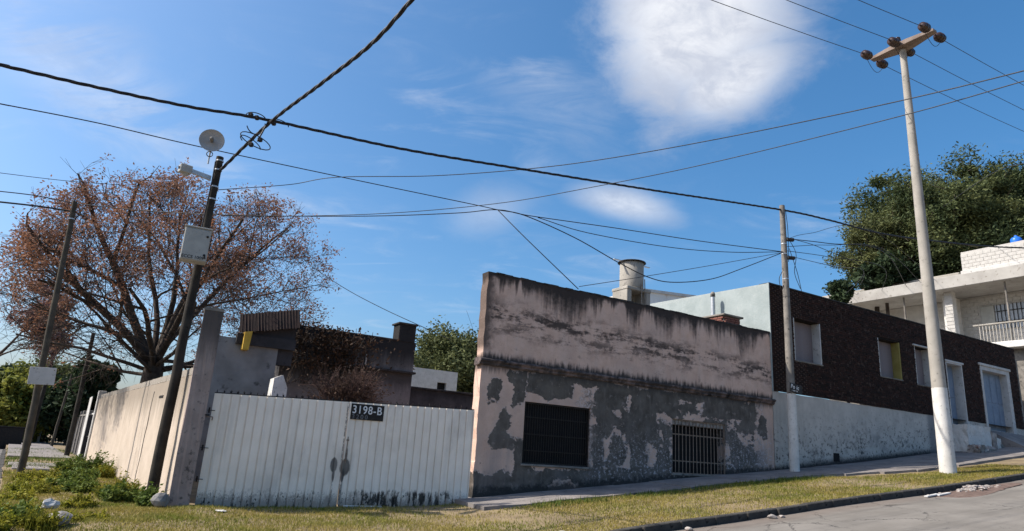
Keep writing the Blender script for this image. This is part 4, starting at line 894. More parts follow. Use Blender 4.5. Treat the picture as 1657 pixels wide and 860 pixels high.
m = MB(); m.add([(.10, -.035, -.05), (.10, .035, -.05), (.62, .035, .0), (.62, -.035, .0), (.10, -.035, .07), (.10, .035, .07), (.62, .035, .10), (.62, -.035, .10)], [(0, 3, 2, 1), (4, 5, 6, 7), (0, 1, 5, 4), (1, 2, 6, 5), (2, 3, 7, 6), (3, 0, 4, 7)]); m.build('arm', 'galvanised', cv)
m = MB(); m.bbox(.58, .86, -.10, .10, -.06, .15, .015); m.build('housing', 'box_grey', cv); m = MB(); m.lathe([(0, .0), (.035, .0), (.04, -.02)], 12, (.88, 0, .05), 'X'); m.build('lens', 'iron_black', cv); m = MB(); m.lathe([(.07, -.05), (.06, -.11), (0, -.14)], 12, (.70, 0, -.0)); m.build('dome', 'box_grey', cv)
BXA = R(26)
jb = empty('meter_box', (-7.69, 15.86, 5.42), BXA, 'grey metal cabinet with lettering and two latches strapped to the corner pole', 'cabinet')
m = MB(); m.bbox(-.34, .24, -.46, -.10, 0, .80, .012); m.build('cabinet', 'box_grey', jb)
dr_ = MB().bbox(-.325, .225, -.478, -.462, .02, .765, .006).build('door', 'box_grey', jb)
for z in (.62, .16): MB().lathe([(0, 0), (.025, 0), (.03, .02), (.03, .03)], 12, (.17, -.50, z), 'Y').build('latch', 'iron_black', dr_)
m = MB(); m.tube([(.17, -.50, .16), (.20, -.505, .07)], .014, 6); m.build('latch', 'iron_black', dr_)
t = text_mesh('ECCS 1009', .105, 'lettering', 0, 1.0); link('lettering', t, 'iron_black', dr_, (-.315, -.481, .045), (R(90), 0, 0))
MB().bbox(-.36, .26, -.49, -.08, .80, .835, .008).build('rain_hood', 'box_grey', jb)
m = MB(); m.bbox(-.1, .1, -.10, .02, .1, .16, .008); m.bbox(-.1, .1, -.10, .02, .6, .66, .008); m.build('bracket', 'galvanised', jb)
m = MB(); m.tube([(.0, -.02 + .0, .8), (.03, .0, 2.2), (.02, .06, 2.75)], .016, 6); m.build('conduit', 'cable_black', jb)
bd = empty('pole_board', (-14.02, 20.88, 2.62), R(35), 'small blank white board nailed to the grey timber pole', 'sign')
m = MB(); m.bbox(-.34, .34, -.03, -.01, 0, .52, .006); m.build('board', 'paint_white', bd, rot=(0, R(-3), 0))
for x in (-.26, .26): MB().lathe([(0, 0), (.012, 0), (.012, .01)], 8, (x, -.042, .46), 'Y').build('nail', 'iron_black', bd)

# ================================================================== CABLES
WIRES = {
 'w3': [(-11.17, 12.54, 7.79), (-11.0, 12.96, 7.92), (-9.86, 14.46, 8.33), (-8.26, 15.99, 8.59), (-5.2, 18.07, 8.87), (-1.42, 19.45, 8.81), (-0.56, 19.69, 8.76)],
 'w3b': [(-0.56, 19.69, 8.76), (0.31, 20.0, 8.74), (1.97, 20.71, 8.35), (3.47, 21.22, 7.77), (4.55, 21.52, 7.41), (5.45, 21.83, 7.38), (6.89, 22.47, 7.75), (8.13, 22.9, 8.33), (9.86, 23.42, 9.21)],
 'w3c': [(-0.56, 19.69, 8.76), (0.34, 19.2, 7.75), (1.96, 18.9, 6.2)],
 'w4': [(-8.59, 20.25, 8.99), (-7.09, 19.77, 9.18), (-5.53, 19.22, 9.3), (-2.56, 18.83, 9.39), (0.38, 18.0, 9.47), (2.68, 16.79, 9.44), (5.44, 15.05, 9.44), (7.93, 12.73, 9.22), (9.05, 10.68, 8.78), (9.59, 9.5, 8.52)],
 'w5': [(-8.81, 20.16, 8.15), (-4.52, 19.99, 8.45), (-0.66, 19.19, 8.76), (2.17, 17.87, 8.97), (5.03, 16.24, 9.18), (8.12, 13.09, 9.06), (9.04, 10.69, 8.58), (9.58, 9.52, 8.41)],
 'w6': [(-17.36, 20.02, 8.45), (-16.35, 20.22, 8.48), (-15.41, 20.57, 8.53), (-14.36, 20.85, 8.45)],
 'w6b': [(-14.36, 20.85, 8.45), (-11.92, 20.83, 8.35), (-8.48, 20.3, 8.24), (-4.58, 20.29, 8.49), (-1.82, 19.92, 8.65), (-0.56, 19.69, 8.76), (0.51, 20.19, 8.81), (3.49, 21.52, 9.05), (6.54, 22.68, 9.19), (9.86, 23.42, 9.23)],
 'w7': [(0.72, 20.29, 8.81), (2.4, 21.06, 8.67), (5.32, 22.17, 8.72), (7.72, 22.94, 8.93), (9.86, 23.42, 9.23)],
 'w8': [(-17.14, 19.55, 8.93), (-16.45, 20.14, 9.07), (-15.6, 22.04, 9.65), (-15.01, 24.23, 10.44)],
 'w9': [(-16.98, 19.69, 8.0), (-16.16, 20.11, 8.09), (-15.3, 20.53, 8.17), (-14.38, 20.86, 8.18)],
 'w10': [(-7.89, 25.82, 8.12), (-6.36, 25.52, 7.24), (-4.77, 25.15, 6.49), (-3.02, 24.82, 5.78), (-2.2, 26.4, 5.66)],
 'w12': [(1.98, 18.95, 6.29), (3.87, 20.13, 6.99), (6.75, 21.99, 8.1), (9.86, 23.42, 9.21)],
 'r1': [(10.01, 23.44, 9.76), (11.93, 24.22, 9.95), (15.04, 25.96, 10.35)],
 'r2': [(10.0, 23.45, 9.45), (11.93, 24.22, 9.88), (15.05, 25.95, 10.45)],
 'r3': [(9.99, 23.45, 9.29), (11.91, 24.23, 9.42), (15.0, 25.98, 9.67)],
 'r4': [(10.01, 23.44, 9.81), (11.73, 24.32, 9.77), (14.13, 25.89, 9.43)],
 'r5': [(9.98, 23.46, 9.12), (12.3, 24.6, 9.16), (14.13, 25.9, 9.38)],
 'r6': [(10.01, 23.45, 9.74), (11.12, 23.94, 10.2), (14.23, 25.27, 11.01)],
 'r7': [(19.4, 25.45, 13.8), (17.8, 21.61, 12.51), (16.86, 18.46, 11.62)],
 'b2': [(-7.62, 16.05, 7.96), (-5.83, 14.24, 8.5), (-4.14, 12.37, 8.56), (-2.87, 10.95, 8.62), (-2.05, 10.04, 8.93), (-0.82, 8.66, 9.51)],
 'b1': [(-10.64, 11.41, 8.08), (-10.15, 11.7, 8.12), (-8.83, 12.48, 8.21), (-7.34, 13.35, 8.35), (-5.84, 14.23, 8.58), (-3.02, 15.9, 8.85), (0.2, 17.79, 9.33), (4.24, 20.18, 9.97), (9.93, 23.53, 10.91), (12.36, 24.96, 11.19), (15.65, 26.9, 11.47), (19.6, 29.05, 12.07), (23.2, 30.9, 12.67), (27.4, 32.6, 13.32), (35.2, 36.2, 14.4)],
}
# the long sagging spans run on past the roof of the brick house to the hill
for k, v_ in zip(('r1', 'r2', 'r3', 'r4', 'r5', 'r6'), (5.5, 4.6, 7.0, 9.0, 9.6, 3.8)): WIRES[k].append(tuple(fw(31.2, -v_, 12.55)))
def run_on(k, at_end, L):                       # spans carry on to poles beyond the street
    a_, b_ = (Vector(WIRES[k][-2]), Vector(WIRES[k][-1])) if at_end else (Vector(WIRES[k][1]), Vector(WIRES[k][0]))
    p = tuple(b_ + (b_ - a_).normalized() * L); WIRES[k] = WIRES[k] + [p] if at_end else [p] + WIRES[k]
for k in ('w4', 'w5', 'b2'): run_on(k, True, 9)
for k in ('b1', 'w3', 'w6', 'w8', 'w9'): run_on(k, False, 8)
run_on('r7', True, 8)
WIRES['r7'] = [(27.5, 41, 18.5)] + WIRES['r7']; WIRES['w4'] = [(-7.7, 16.3, 7.55)] + WIRES['w4'][1:]; WIRES['w5'] = [(-7.7, 16.3, 7.0)] + WIRES['w5']
CL = {'w3': ('thin dark cable passing behind the round dish and on over the gate', .013), 'w3b': ('slack black cable hanging low behind the water tank to the cable pole', .016), 'w3c': ('short drop cable falling to the pink parapet', .015),
      'w4': ('thin grey cable, upper of two crossing before the tall line pole', .012), 'w5': ('thin grey cable, lower of two crossing before the tall line pole', .012),
      'w6': ('upper cable arriving at the top of the sign pole', .018), 'w6b': ('long cable from the sign pole through the tree to the cable pole', .014), 'w7': ('short sagging cable branching off the long span toward the cable pole', .013),
      'w8': ('faint thin cable above the autumn tree', .010), 'w9': ('lower thick cable arriving at the sign pole', .028), 'w10': ('drop cable from the autumn tree to the stained chimney', .013), 'w12': ('taut thin cable from the pink parapet to the cable pole', .010),
      'r1': ('upper bunched cable leaving the cable pole uphill', .015), 'r2': ('level thin cable leaving the cable pole uphill', .011), 'r3': ('lower slack cable leaving the cable pole uphill', .011), 'r4': ('steeply falling cable leaving the cable pole uphill', .011),
      'r5': ('lowest faint cable leaving the cable pole uphill', .010), 'r6': ('rising thin cable leaving the cable pole uphill', .009), 'r7': ('thin cable before the evergreen tree crown', .012)}
for k, (lab, r_) in CL.items():
    tag(MB().tube(smooth_path(WIRES[k], 8), r_, 6).build('cable', 'cable_grey' if r_ < .0125 else 'cable_black', None), lab, 'cable')
def bundle(pts, lab, r_=.030, lay=.55, strands=3):
    path = smooth_path(pts, 26); e = empty('cable_bundle', path[0], 0, lab, 'cable'); o0 = path[0]; L = 0
    lens = [0]
    for a_, b_ in zip(path[:-1], path[1:]): L += (b_ - a_).length; lens.append(L)
    for s in range(strands):
        q = []
        for i, p in enumerate(path):
            d = (path[min(i + 1, len(path) - 1)] - path[max(i - 1, 0)]).normalized(); a_ = d.cross(Vector((0, 0, 1))).normalized(); b_ = a_.cross(d)
            th = lens[i] / lay * 2 * math.pi * .5 + s * 2 * math.pi / strands; q.append(p - o0 + (a_ * math.cos(th) + b_ * math.sin(th)) * r_ * .55)
        MB().tube(q, r_ * .62, 6).build('strand', 'cable_black', e)
    return e
bundle(WIRES['b1'], 'thick twisted black cable running over the gate to the cable pole', .034)
bundle(WIRES['b2'], 'thick twisted black cable from the corner pole overhead across the street', .036)
X = Vector((-5.83, 14.24, 8.56)); tl = empty('cable_joint', X, 0, 'tangle of looped tap wires where the two twisted cables cross', 'cable')
e1 = (Vector((-3.02, 15.9, 8.85)) - X).normalized(); e2 = Vector((0, 0, 1))
def loop(c, ra, rb_, tilt, n=20, arc=6.28, r_=.012):
    pts = []
    for k in range(n + 1):
        a_ = arc * k / n; x, y = ra * math.cos(a_), rb_ * math.sin(a_); xx, yy = x * math.cos(tilt) - y * math.sin(tilt), x * math.sin(tilt) + y * math.cos(tilt)
        pts.append(e1 * (c[0] + xx) + e2 * (c[1] + yy) + gn * .03 * math.sin(a_))
    return MB().tube(pts, r_, 6).build('tap_wire', 'cable_black', tl)
loop((-.30, .02), .22, .10, -.1, arc=3.3); loop((.22, -.02), .22, .09, -.15, arc=3.2); loop((-.28, -.12), .20, .26, .2, arc=-2.9); loop((-.22, -.55), .36, .12, -.35); loop((-.32, -.62), .26, .08, -.5, arc=4)
MB().tube([e1 * -.02, e1 * -.12 - e2 * .35, e1 * -.18 - e2 * .55], .02, 6).build('tap_wire', 'cable_black', tl)
for c in ((-.42, .06), (-.28, .02), (.10, -.03), (-.13, -.50), (-.30, -.66)): MB().bbox(-.05, .05, -.05, .05, -.05, .05, .02).build('clamp', 'iron_black', tl, e1 * c[0] + e2 * c[1])
# line conductors on the cross arm
for i, (off_, lab) in enumerate(((2.45, 'bare conductor on the house end of the cross arm'), (3.53, 'bare conductor on the middle of the cross arm'), (4.69, 'bare conductor on the road end of the cross arm'))):
    za = 17.70 if i != 1 else 17.76; pts = []
    for u_ in np.linspace(-24, u2 - .70, 14): f = (u_ - (u2 - .7)) / 40; pts.append(fw(u_, off_, za + f * 4.6 + 6.5 * f * (f + 1) * .35))
    pr = []
    for u_ in np.linspace(u2 + .62, u2 + 42, 14): f = (u_ - (u2 + .62)) / 40; pr.append(fw(u_, off_, za + f * 4.6 - 6.5 * f * (1 - f) * .35))
    e = empty('line_conductor', pts[-1], 0, lab, 'cable'); o0 = pts[-1]
    MB().tube([p - o0 for p in pts], .012, 6).build('strand', 'cable_grey', e); MB().tube([p - o0 for p in pr], .012, 6).build('strand', 'cable_grey', e)
    jl = [fw(u2 - .7 + 1.32 * k / 12, off_, za - .55 * math.sin(math.pi * k / 12)) - o0 for k in range(13)]
    MB().tube(jl, .010, 6).build('jumper', 'cable_grey', e)
# loose ends on the cable pole
lo = empty('loose_wires', t1, 0, 'loose wire ends dangling from the cable pole', 'cable')
for (a_, pts) in ((0, [(.10, -.05, -.15), (.14, -.08, -1.0), (.12, -.06, -2.2)]), (1, [(.14, -.1, -1.3), (.38, -.12, -1.9), (.30, -.1, -2.6), (.48, -.1, -3.2)]), (2, [(.15, -.1, -1.7), (.40, -.1, -2.6), (.52, -.1, -3.3)]), (3, [(-.15, -.1, -2.6), (-.28, -.12, -2.9), (-.2, -.1, -3.3), (-.12, -.1, -3.1)])):
    MB().tube(smooth_path(pts, 6), .012, 6).build('wire', 'cable_black', lo)
for z in (-1.35, -2.05): MB().bbox(.06, .34, -.16, -.04, z - .07, z + .05, .02).build('clamp', 'iron_black', lo)

# ================================================================== TREES
def seg_mesh(name, segs, n=5):
    """many tapered sticks as one mesh: segs rows (p0, p1, r0, r1)"""
    A = np.array([s[0] for s in segs], float); B = np.array([s[1] for s in segs], float); r0 = np.array([s[2] for s in segs]); r1 = np.array([s[3] for s in segs])
    d = B - A; d /= np.maximum(np.linalg.norm(d, axis=1, keepdims=True), 1e-9); ref = np.where(np.abs(d[:, 2:3]) < .9, np.array([[0, 0, 1.]]), np.array([[1., 0, 0]]))
    a = np.cross(d, ref); a /= np.linalg.norm(a, axis=1, keepdims=True); b = np.cross(d, a); V = []
    for P, r in ((A, r0), (B, r1)):
        for k in range(n):
            t = 2 * math.pi * k / n; V.append(P + (a * math.cos(t) + b * math.sin(t)) * r[:, None])
    V = np.stack(V, 1); N = len(segs); base = np.arange(N)[:, None] * (2 * n); F = []
    for k in range(n): F.append(np.concatenate([base + k, base + (k + 1) % n, base + n + (k + 1) % n, base + n + k], 1))
    return npmesh(name, V.reshape(-1, 3), np.concatenate(F, 0), True)
def leaf_mesh(name, C, size, stretch=2.0, droop=0.0, up=.0, seed=0):
    """one small folded leaf (two triangles) at every centre"""
    r = np.random.default_rng(seed); N = len(C); d = r.normal(size=(N, 3)); d[:, 2] = d[:, 2] * .7 - droop + up; d /= np.linalg.norm(d, axis=1, keepdims=True)
    ref = r.normal(size=(N, 3)); w = np.cross(d, ref); w /= np.linalg.norm(w, axis=1, keepdims=True); s = size * r.uniform(.6, 1.4, (N, 1)); L = d * s * stretch * .5; Wd = w * s * .5
    nn = np.cross(d, w) * s * .18
    V = np.stack([C - L, C + Wd + nn, C + L, C - Wd + nn], 1).reshape(-1, 3); i = np.arange(N)[:, None] * 4
    F = np.concatenate([np.concatenate([i, i + 1, i + 2], 1), np.concatenate([i, i + 2, i + 3], 1)], 0); return npmesh(name, V, F)

def bare_tree(name, base, crown_c, crown_r, label, seed, trunk_r=.42, fork=3.4, limbs=6, levels=5, leaf='leaf_brown', tuft=14, tuft_lo=.35, leafsize=.075, dens=1.0, bark='bark', tip_keep=1.0, elev=(32, 68), limb=(.42, .6), low=0):
    r = random.Random(seed); base = Vector(base); cc = Vector(crown_c) - base; cr = Vector(crown_r); e = empty(name, base, 0, label, 'tree'); segs = []; tips = []; spr = (.15, .15, .17) if name != 'autumn_tree' else (.13, .13, .16)
    def inside(p, k=1.0): q = p - cc; return (q.x / cr.x) ** 2 + (q.y / cr.y) ** 2 + (q.z / cr.z) ** 2 < k
    p = Vector((0, 0, -.3)); tr = []
    for i in range(7): tr.append(p.copy()); p = p + Vector((r.uniform(-.07, .07), r.uniform(-.07, .07), (fork + .3) / 6))
    rad = [trunk_r * (1.18 - .38 * i / 6) * r.uniform(.95, 1.05) for i in range(7)]; MB().tube(tr, rad, 14).build('trunk', bark, e); top = tr[-1]
    def grow(p, d, L, rad, lev):
        n = 4 if lev < 3 else 3; sl_ = L / n; rr_ = rad; bend = Vector((r.uniform(-1, 1), r.uniform(-1, 1), r.uniform(-.4, .6))) * (.16 if lev < 3 else .22)
        for i in range(n):
            d = (d + bend * .5 + Vector((r.gauss(0, .09), r.gauss(0, .09), r.gauss(0, .07)))).normalized()
            q = p + d * sl_; r2 = rr_ * (.86 if lev else .90); segs.append((p[:], q[:], rr_, r2)); p = q; rr_ = r2
            if lev < levels and (i >= 1 or lev > 1) and r.random() < .85 * dens:
                for _ in range(1 if lev < 2 else r.choice((1, 1, 2))):
                    ax = Vector((r.gauss(0, 1), r.gauss(0, 1), r.gauss(0, .6))); ax = (ax - d * ax.dot(d)).normalized(); ang = R(r.uniform(28, 58)); nd = d * math.cos(ang) + ax * math.sin(ang)
                    nd.z += .10 if lev < 3 else (.16 if p.z > cc.z - cr.z * .25 else -.12); nd.normalize()
                    grow(p.copy(), nd, L * r.uniform(.55, .78), rr_ * r.uniform(.5, .68), lev + 1)
            if not inside(p, 1.0): break
        if lev >= levels - 1: tips.append((p.copy(), d.copy()))
        elif inside(p): grow(p.copy(), d, L * .72, rr_ * .9, lev + 1)
    for k in range(limbs):
        a = 2 * math.pi * (k + r.uniform(-.25, .25)) / limbs; el = R(r.uniform(*elev)) if k else R(80); d = Vector((math.cos(a) * math.cos(el), math.sin(a) * math.cos(el), math.sin(el)))
        grow(top - Vector((0, 0, r.uniform(0, .5))), d, cr.x * r.uniform(.62, .78), trunk_r * r.uniform(*limb), 0)
    for k in range(low):
        a = 2 * math.pi * (k + r.uniform(-.3, .3)) / low; el = R(r.uniform(4, 20)); d = Vector((math.cos(a) * math.cos(el), math.sin(a) * math.cos(el), math.sin(el)))
        grow(top + Vector((0, 0, r.uniform(-.6, .3))), d, cr.x * r.uniform(.55, .7), trunk_r * r.uniform(.16, .24), 1)
    link('limbs', seg_mesh('limbs', [s for s in segs if s[2] > .03], 7), bark, e); thin = [(s[0], s[1], max(s[2], .008), max(s[3], .006)) for s in segs if s[2] <= .03]
    if thin: link('twigs', seg_mesh('twigs', thin, 4), bark, e)['kind'] = 'stuff'
    tw = []
    C = []; rg = np.random.default_rng(seed)
    for t_, d in tips:
        for _ in range(2):
            dd = (d + Vector((r.gauss(0, .45), r.gauss(0, .45), r.gauss(0.1, .4)))).normalized(); q = t_ + dd * r.uniform(.35, .7); tw.append((t_[:], q[:], .008, .005))
            hfrac = (q.z - (cc.z - cr.z)) / (2 * cr.z)
            if r.random() < max(0.05, min(1, (hfrac - tuft_lo) * 2.6 + .25)) * tip_keep:
                k = max(3, int(r.gauss(tuft, tuft * .3))); C.append(np.array(q[:]) + rg.normal(scale=spr, size=(k, 3)))
    if tw: link('twig_tips', seg_mesh('twig_tips', tw, 3), bark, e)['kind'] = 'stuff'
    if C: link('crown', leaf_mesh('crown', np.concatenate(C), leafsize, 2.1, .35, seed=seed), leaf, e)
    return e, len(segs), sum(len(c) for c in C)

def az_pt(a, D_, z=0.0): return Vector((D_ * math.sin(R(a)), D_ * math.cos(R(a)), z))
tb = az_pt(-27.1, 34); zt_ = ground_at(tb.x, tb.y)
right = Vector((math.cos(R(-27.3)), -math.sin(R(-27.3)), 0))
cc_ = tb + right * .35; _, ns, nl = bare_tree('autumn_tree', (tb.x, tb.y, zt_), (cc_.x, cc_.y, 7.3), (6.5, 5.9, 4.8), 'large spreading autumn tree with rust-brown seed clusters behind the cream wall', 8, .48, 4.4, 9, 5, 'leaf_brown', 20, .30, .056, .90, 'bark', .40, (36, 74), (.28, .46), 9)
tb2 = az_pt(-38.6, 52); bare_tree('bare_tree', (tb2.x, tb2.y, -.1), (tb2.x + .3, tb2.y, 7.0), (4.3, 4.3, 3.9), 'mauve tinted half bare tree across the side street', 17, .3, 2.6, 6, 4, 'leaf_mauve', 26, .05, .11)

def leafy_tree(name, base, crown_c, crown_r, label, seed, n_clump=70, per=420, leaf='leaf_green', size=.16, trunk_r=.3, clump_r=.22, gap=.12, cat='tree', bark='bark', shell=.55, stretch=1.9):
    r = np.random.default_rng(seed); base = Vector(base); e = empty(name, base, 0, label, cat); cc = np.array(crown_c) - np.array(base[:]); cr = np.array(crown_r)
    d = r.normal(size=(n_clump, 3)); d /= np.linalg.norm(d, axis=1, keepdims=True); rad = r.uniform(shell, .97, (n_clump, 1)) * (1 + .16 * np.sin(d[:, :1] * 5 + seed) * np.cos(d[:, 2:] * 6 + seed * .7)); P = cc + d * rad * cr; keep = P[:, 2] > cc[2] - cr[2] * .9; P = P[keep]; C = []
    for p in P:
        k = int(per * r.uniform(.6, 1.3)); q = r.normal(size=(k, 3)); q /= np.linalg.norm(q, axis=1, keepdims=True); q *= r.uniform(.35, 1.0, (k, 1)) ** .6
        C.append(p + (q + r.normal(scale=.22, size=q.shape)) * (cr * clump_r * r.uniform(.5, 1.5)) * r.uniform(.6, 1.3, 3))
    C = np.concatenate(C)
    link('crown', leaf_mesh('crown', C, size, stretch, .15, seed=seed), leaf, e)
    segs = []; top = np.array([0, 0, max(.3, cc[2] - cr[2] * .7)]); rr_ = random.Random(seed)
    MB().tube([(0, 0, -.3), (rr_.uniform(-.1, .1), 0, top[2] * .5), tuple(top)], [trunk_r * 1.2, trunk_r, trunk_r * .75], 10).build('trunk', bark, e)
    for p in P[::2]:
        a = top + np.array([0, 0, rr_.uniform(-.1, .3)]); mid = (a + p) / 2 + r.normal(scale=.12, size=3) * cr.mean() * .4; segs.append((a, mid, trunk_r * .34, trunk_r * .2)); segs.append((mid, p, trunk_r * .2, trunk_r * .06))
        for _ in range(4): segs.append((p, p + r.normal(size=3) * cr * clump_r * .8, trunk_r * .06, .01))
    link('limbs', seg_mesh('limbs', segs, 5), bark, e); return e
b_ = az_pt(34.0, 51); leafy_tree('evergreen_tree', (b_.x, b_.y, 5.0), az_pt(34.0, 51, 17.3)[:], (5.4, 5.4, 4.9), 'tall dense dark evergreen tree behind the block house', 31, 260, 780, 'leaf_green', .085, .5, .20, shell=.45, stretch=2.8)
q = az_pt(39.0, 54, 17.5); leafy_tree('evergreen_tree', (q.x, q.y, 5.5), q[:], (4.6, 4.6, 4.6), 'second dark evergreen crown overlapping at the edge of the block house roof', 32, 170, 620, 'leaf_dark', .085, .4, .22, shell=.45, stretch=2.8)
q = az_pt(29.3, 48, 15.9); leafy_tree('thin_evergreen', (q.x, q.y, 5.0), q[:], (2.3, 2.3, 2.2), 'sparse grey-green tree at the flank of the tall evergreen', 33, 40, 420, 'leaf_olive', .075, .16, .30, stretch=2.8)
q = az_pt(30.0, 47, 13.9); leafy_tree('roof_shrub', (q.x, q.y, 5.0), q[:], (1.6, 1.6, .95), 'low dark shrub beyond the long cream roof slab', 34, 40, 170, 'leaf_dark', .16, .12, .3)
q = az_pt(26.9, 44, 12.15); leafy_tree('roof_shrub', (q.x, q.y, 5.0), q[:], (.85, .85, .75), 'small round shrub at the low end of the cream roof slab', 35, 22, 130, 'leaf_dark', .13, .08, .34)
for i, (a, D_, zc_, rx, rz_, lab, lf) in enumerate(((-5.6, 58, 7.2, 4.6, 4.4, 'feathery olive tree behind the white cube house', 'leaf_olive'), (-1.2, 60, 7.4, 4.2, 4.6, 'olive tree tucked against the edge of the pink parapet', 'leaf_olive'), (-3.2, 64, 5.6, 5.2, 4.2, 'darker tree between the two olive crowns', 'leaf_dark'))):
    q = az_pt(a, D_, zc_); leafy_tree('olive_tree', (q.x, q.y, 1.0), q[:], (rx, rx, rz_), lab, 40 + i, 90, 420, lf, .15, .25, .26)
for i, (a, D_, zc_, rx, rz_, lab, lf) in enumerate(((-34.9, 66, 2.5, 2.5, 2.6, 'bright yellow-green tree at the end of the side street', 'leaf_lime'), (-33.2, 70, 3.2, 2.6, 3.0, 'olive tree right of the yellow-green one at the street end', 'leaf_olive'), (-36.6, 70, 3.0, 3.2, 2.9, 'shadowed dark tree left of the yellow-green one at the street end', 'leaf_dark'),
                                                     (-31.6, 64, 2.7, 1.9, 2.8, 'dark green tree above the far thin pole', 'leaf_dark'), (-30.7, 47, 3.6, 1.1, 1.6, 'small dark tree peeping over the narrow white gate', 'leaf_dark'), (-33.6, 84, 4.0, 5.0, 3.6, 'hazy tree mass farthest down the side street', 'leaf_olive'))):
    q = az_pt(a, D_, zc_); leafy_tree('street_tree', (q.x, q.y, -.1), q[:], (rx, rx, rz_), lab, 50 + i, 60, 260, lf, .22, .16, .28)
# dry creeper over the stained house and a bare shrub at the gate
cr_ = empty('dry_creeper', fw(-1.4, -9.7, 4.7), HZ, 'dead brown creeper hanging over the stained house parapet', 'creeper')
k = 1700; C = np.stack([rng.normal(0, .95, k), -.12 - np.abs(rng.normal(0, .18, k)), rng.normal(.25, .52, k)], 1); C = C[(C[:, 2] < 1.05) & (C[:, 0] > -1.6)]
link('foliage', leaf_mesh('foliage', C, .085, 1.7, .5, seed=3), 'leaf_dry', cr_)
sg = []
for i in range(70):
    x = rng.uniform(-1.4, 1.3); z = -1.2; p = np.array([x, -.1, z])
    for j in range(5): q = p + np.array([rng.normal(0, .18), rng.normal(0, .04), rng.uniform(.25, .5)]); sg.append((p, q, .012, .010)); p = q
link('stems', seg_mesh('stems', sg, 4), 'bark', cr_)
sb = fw(-2.3, -4.0); bare_tree('bare_shrub', (sb.x, sb.y, .1), (sb.x, sb.y, 3.0), (1.0, 1.0, 1.5), 'reddish bare shrub showing above the spiked gate', 23, .06, 1.6, 7, 4, 'leaf_dry', 3, .3, .04, 1.0, 'bark_red', .3)

# ================================================================== GRASS AND WEEDS
def allowed(X, Y):
    U, O = toF(X, Y); T, OL = toL(X, Y); gx = (X - G0.x) * gu.x + (Y - G0.y) * gu.y; gd = (X - G0.x) * gn.x + (Y - G0.y) * gn.y
    ok = (O < 5.05) & (OL < 3.0)
    on_slab = (U > -.5) & (O < 1.66 + np.where((U > 11), np.clip((U - 11) * .32 + .25, 0, 1.5), 0)) & (O > -1)
    front = np.where(gx > -.6, gd > .03, OL > .06)
    return ok & ~on_slab & front
def patch(X, Y): return .5 + .25 * np.sin(X * .9 + 1.3 * np.sin(Y * .7)) + .25 * np.sin(Y * 1.5 + 1.1 * np.sin(X * 1.1))
def scatter(n, box, frame_, dens=None):
    a = rng.uniform(box[0], box[1], n); b = rng.uniform(box[2], box[3], n)
    if frame_ == 'F': X = P0.x + a * fu.x + b * fn.x; Y = P0.y + a * fu.y + b * fn.y
    else: X = Q0.x + a * lu.x + b * ln.x; Y = Q0.y + a * lu.y + b * ln.y
    k = allowed(X, Y); X, Y = X[k], Y[k]
    if dens is not None: k = rng.random(len(X)) < dens(X, Y); X, Y = X[k], Y[k]
    return X, Y
def blades(name, X, Y, h, w, mat, label=None, lean=.6):
    U, O = toF(X, Y); Z = vz(U, O); N = len(X); hh = h * rng.uniform(.5, 1.5, N); a = rng.uniform(0, 6.28, N); l = rng.normal(0, lean, N); b = a + 1.57
    base = np.stack([X, Y, Z - .006], 1); wv = np.stack([np.cos(a), np.sin(a), 0 * a], 1) * (w * rng.uniform(.6, 1.5, N))[:, None]; tip = base + np.stack([np.cos(b) * l * hh, np.sin(b) * l * hh, hh], 1)
    V = np.stack([base - wv, base + wv, tip], 1).reshape(-1, 3); F = np.arange(3 * N).reshape(-1, 3)
    o = link(name, npmesh(name, V, F), mat); tag(o, label, 'grass', None, 'stuff'); return o
X1, Y1 = scatter(260000, (-11, 19.5, -1.2, 5.1), 'F', lambda X, Y: np.clip(patch(X, Y) * 1.5 - .1 + .35 * patch(X * 2.7 + 3, Y * 2.7), .12, 1))
X2, Y2 = scatter(40000, (-3, 11, 0, 3), 'L')
blades('grass', np.concatenate([X1, X2]), np.concatenate([Y1, Y2]), .05, .007, 'grass_blades', 'short half dry lawn grass along the verge')
X3, Y3 = scatter(10000, (.6, 19, 1.5, 2.2), 'F', lambda X, Y: patch(X * 2, Y * 2)); X4, Y4 = scatter(15000, (9, 34, 0, 3), 'L', lambda X, Y: patch(X, Y) * .9)
blades('tall_grass', np.concatenate([X3, X4]), np.concatenate([Y3, Y4]), .10, .010, 'weed_green', 'longer green grass fringing the pavement edges', .5)

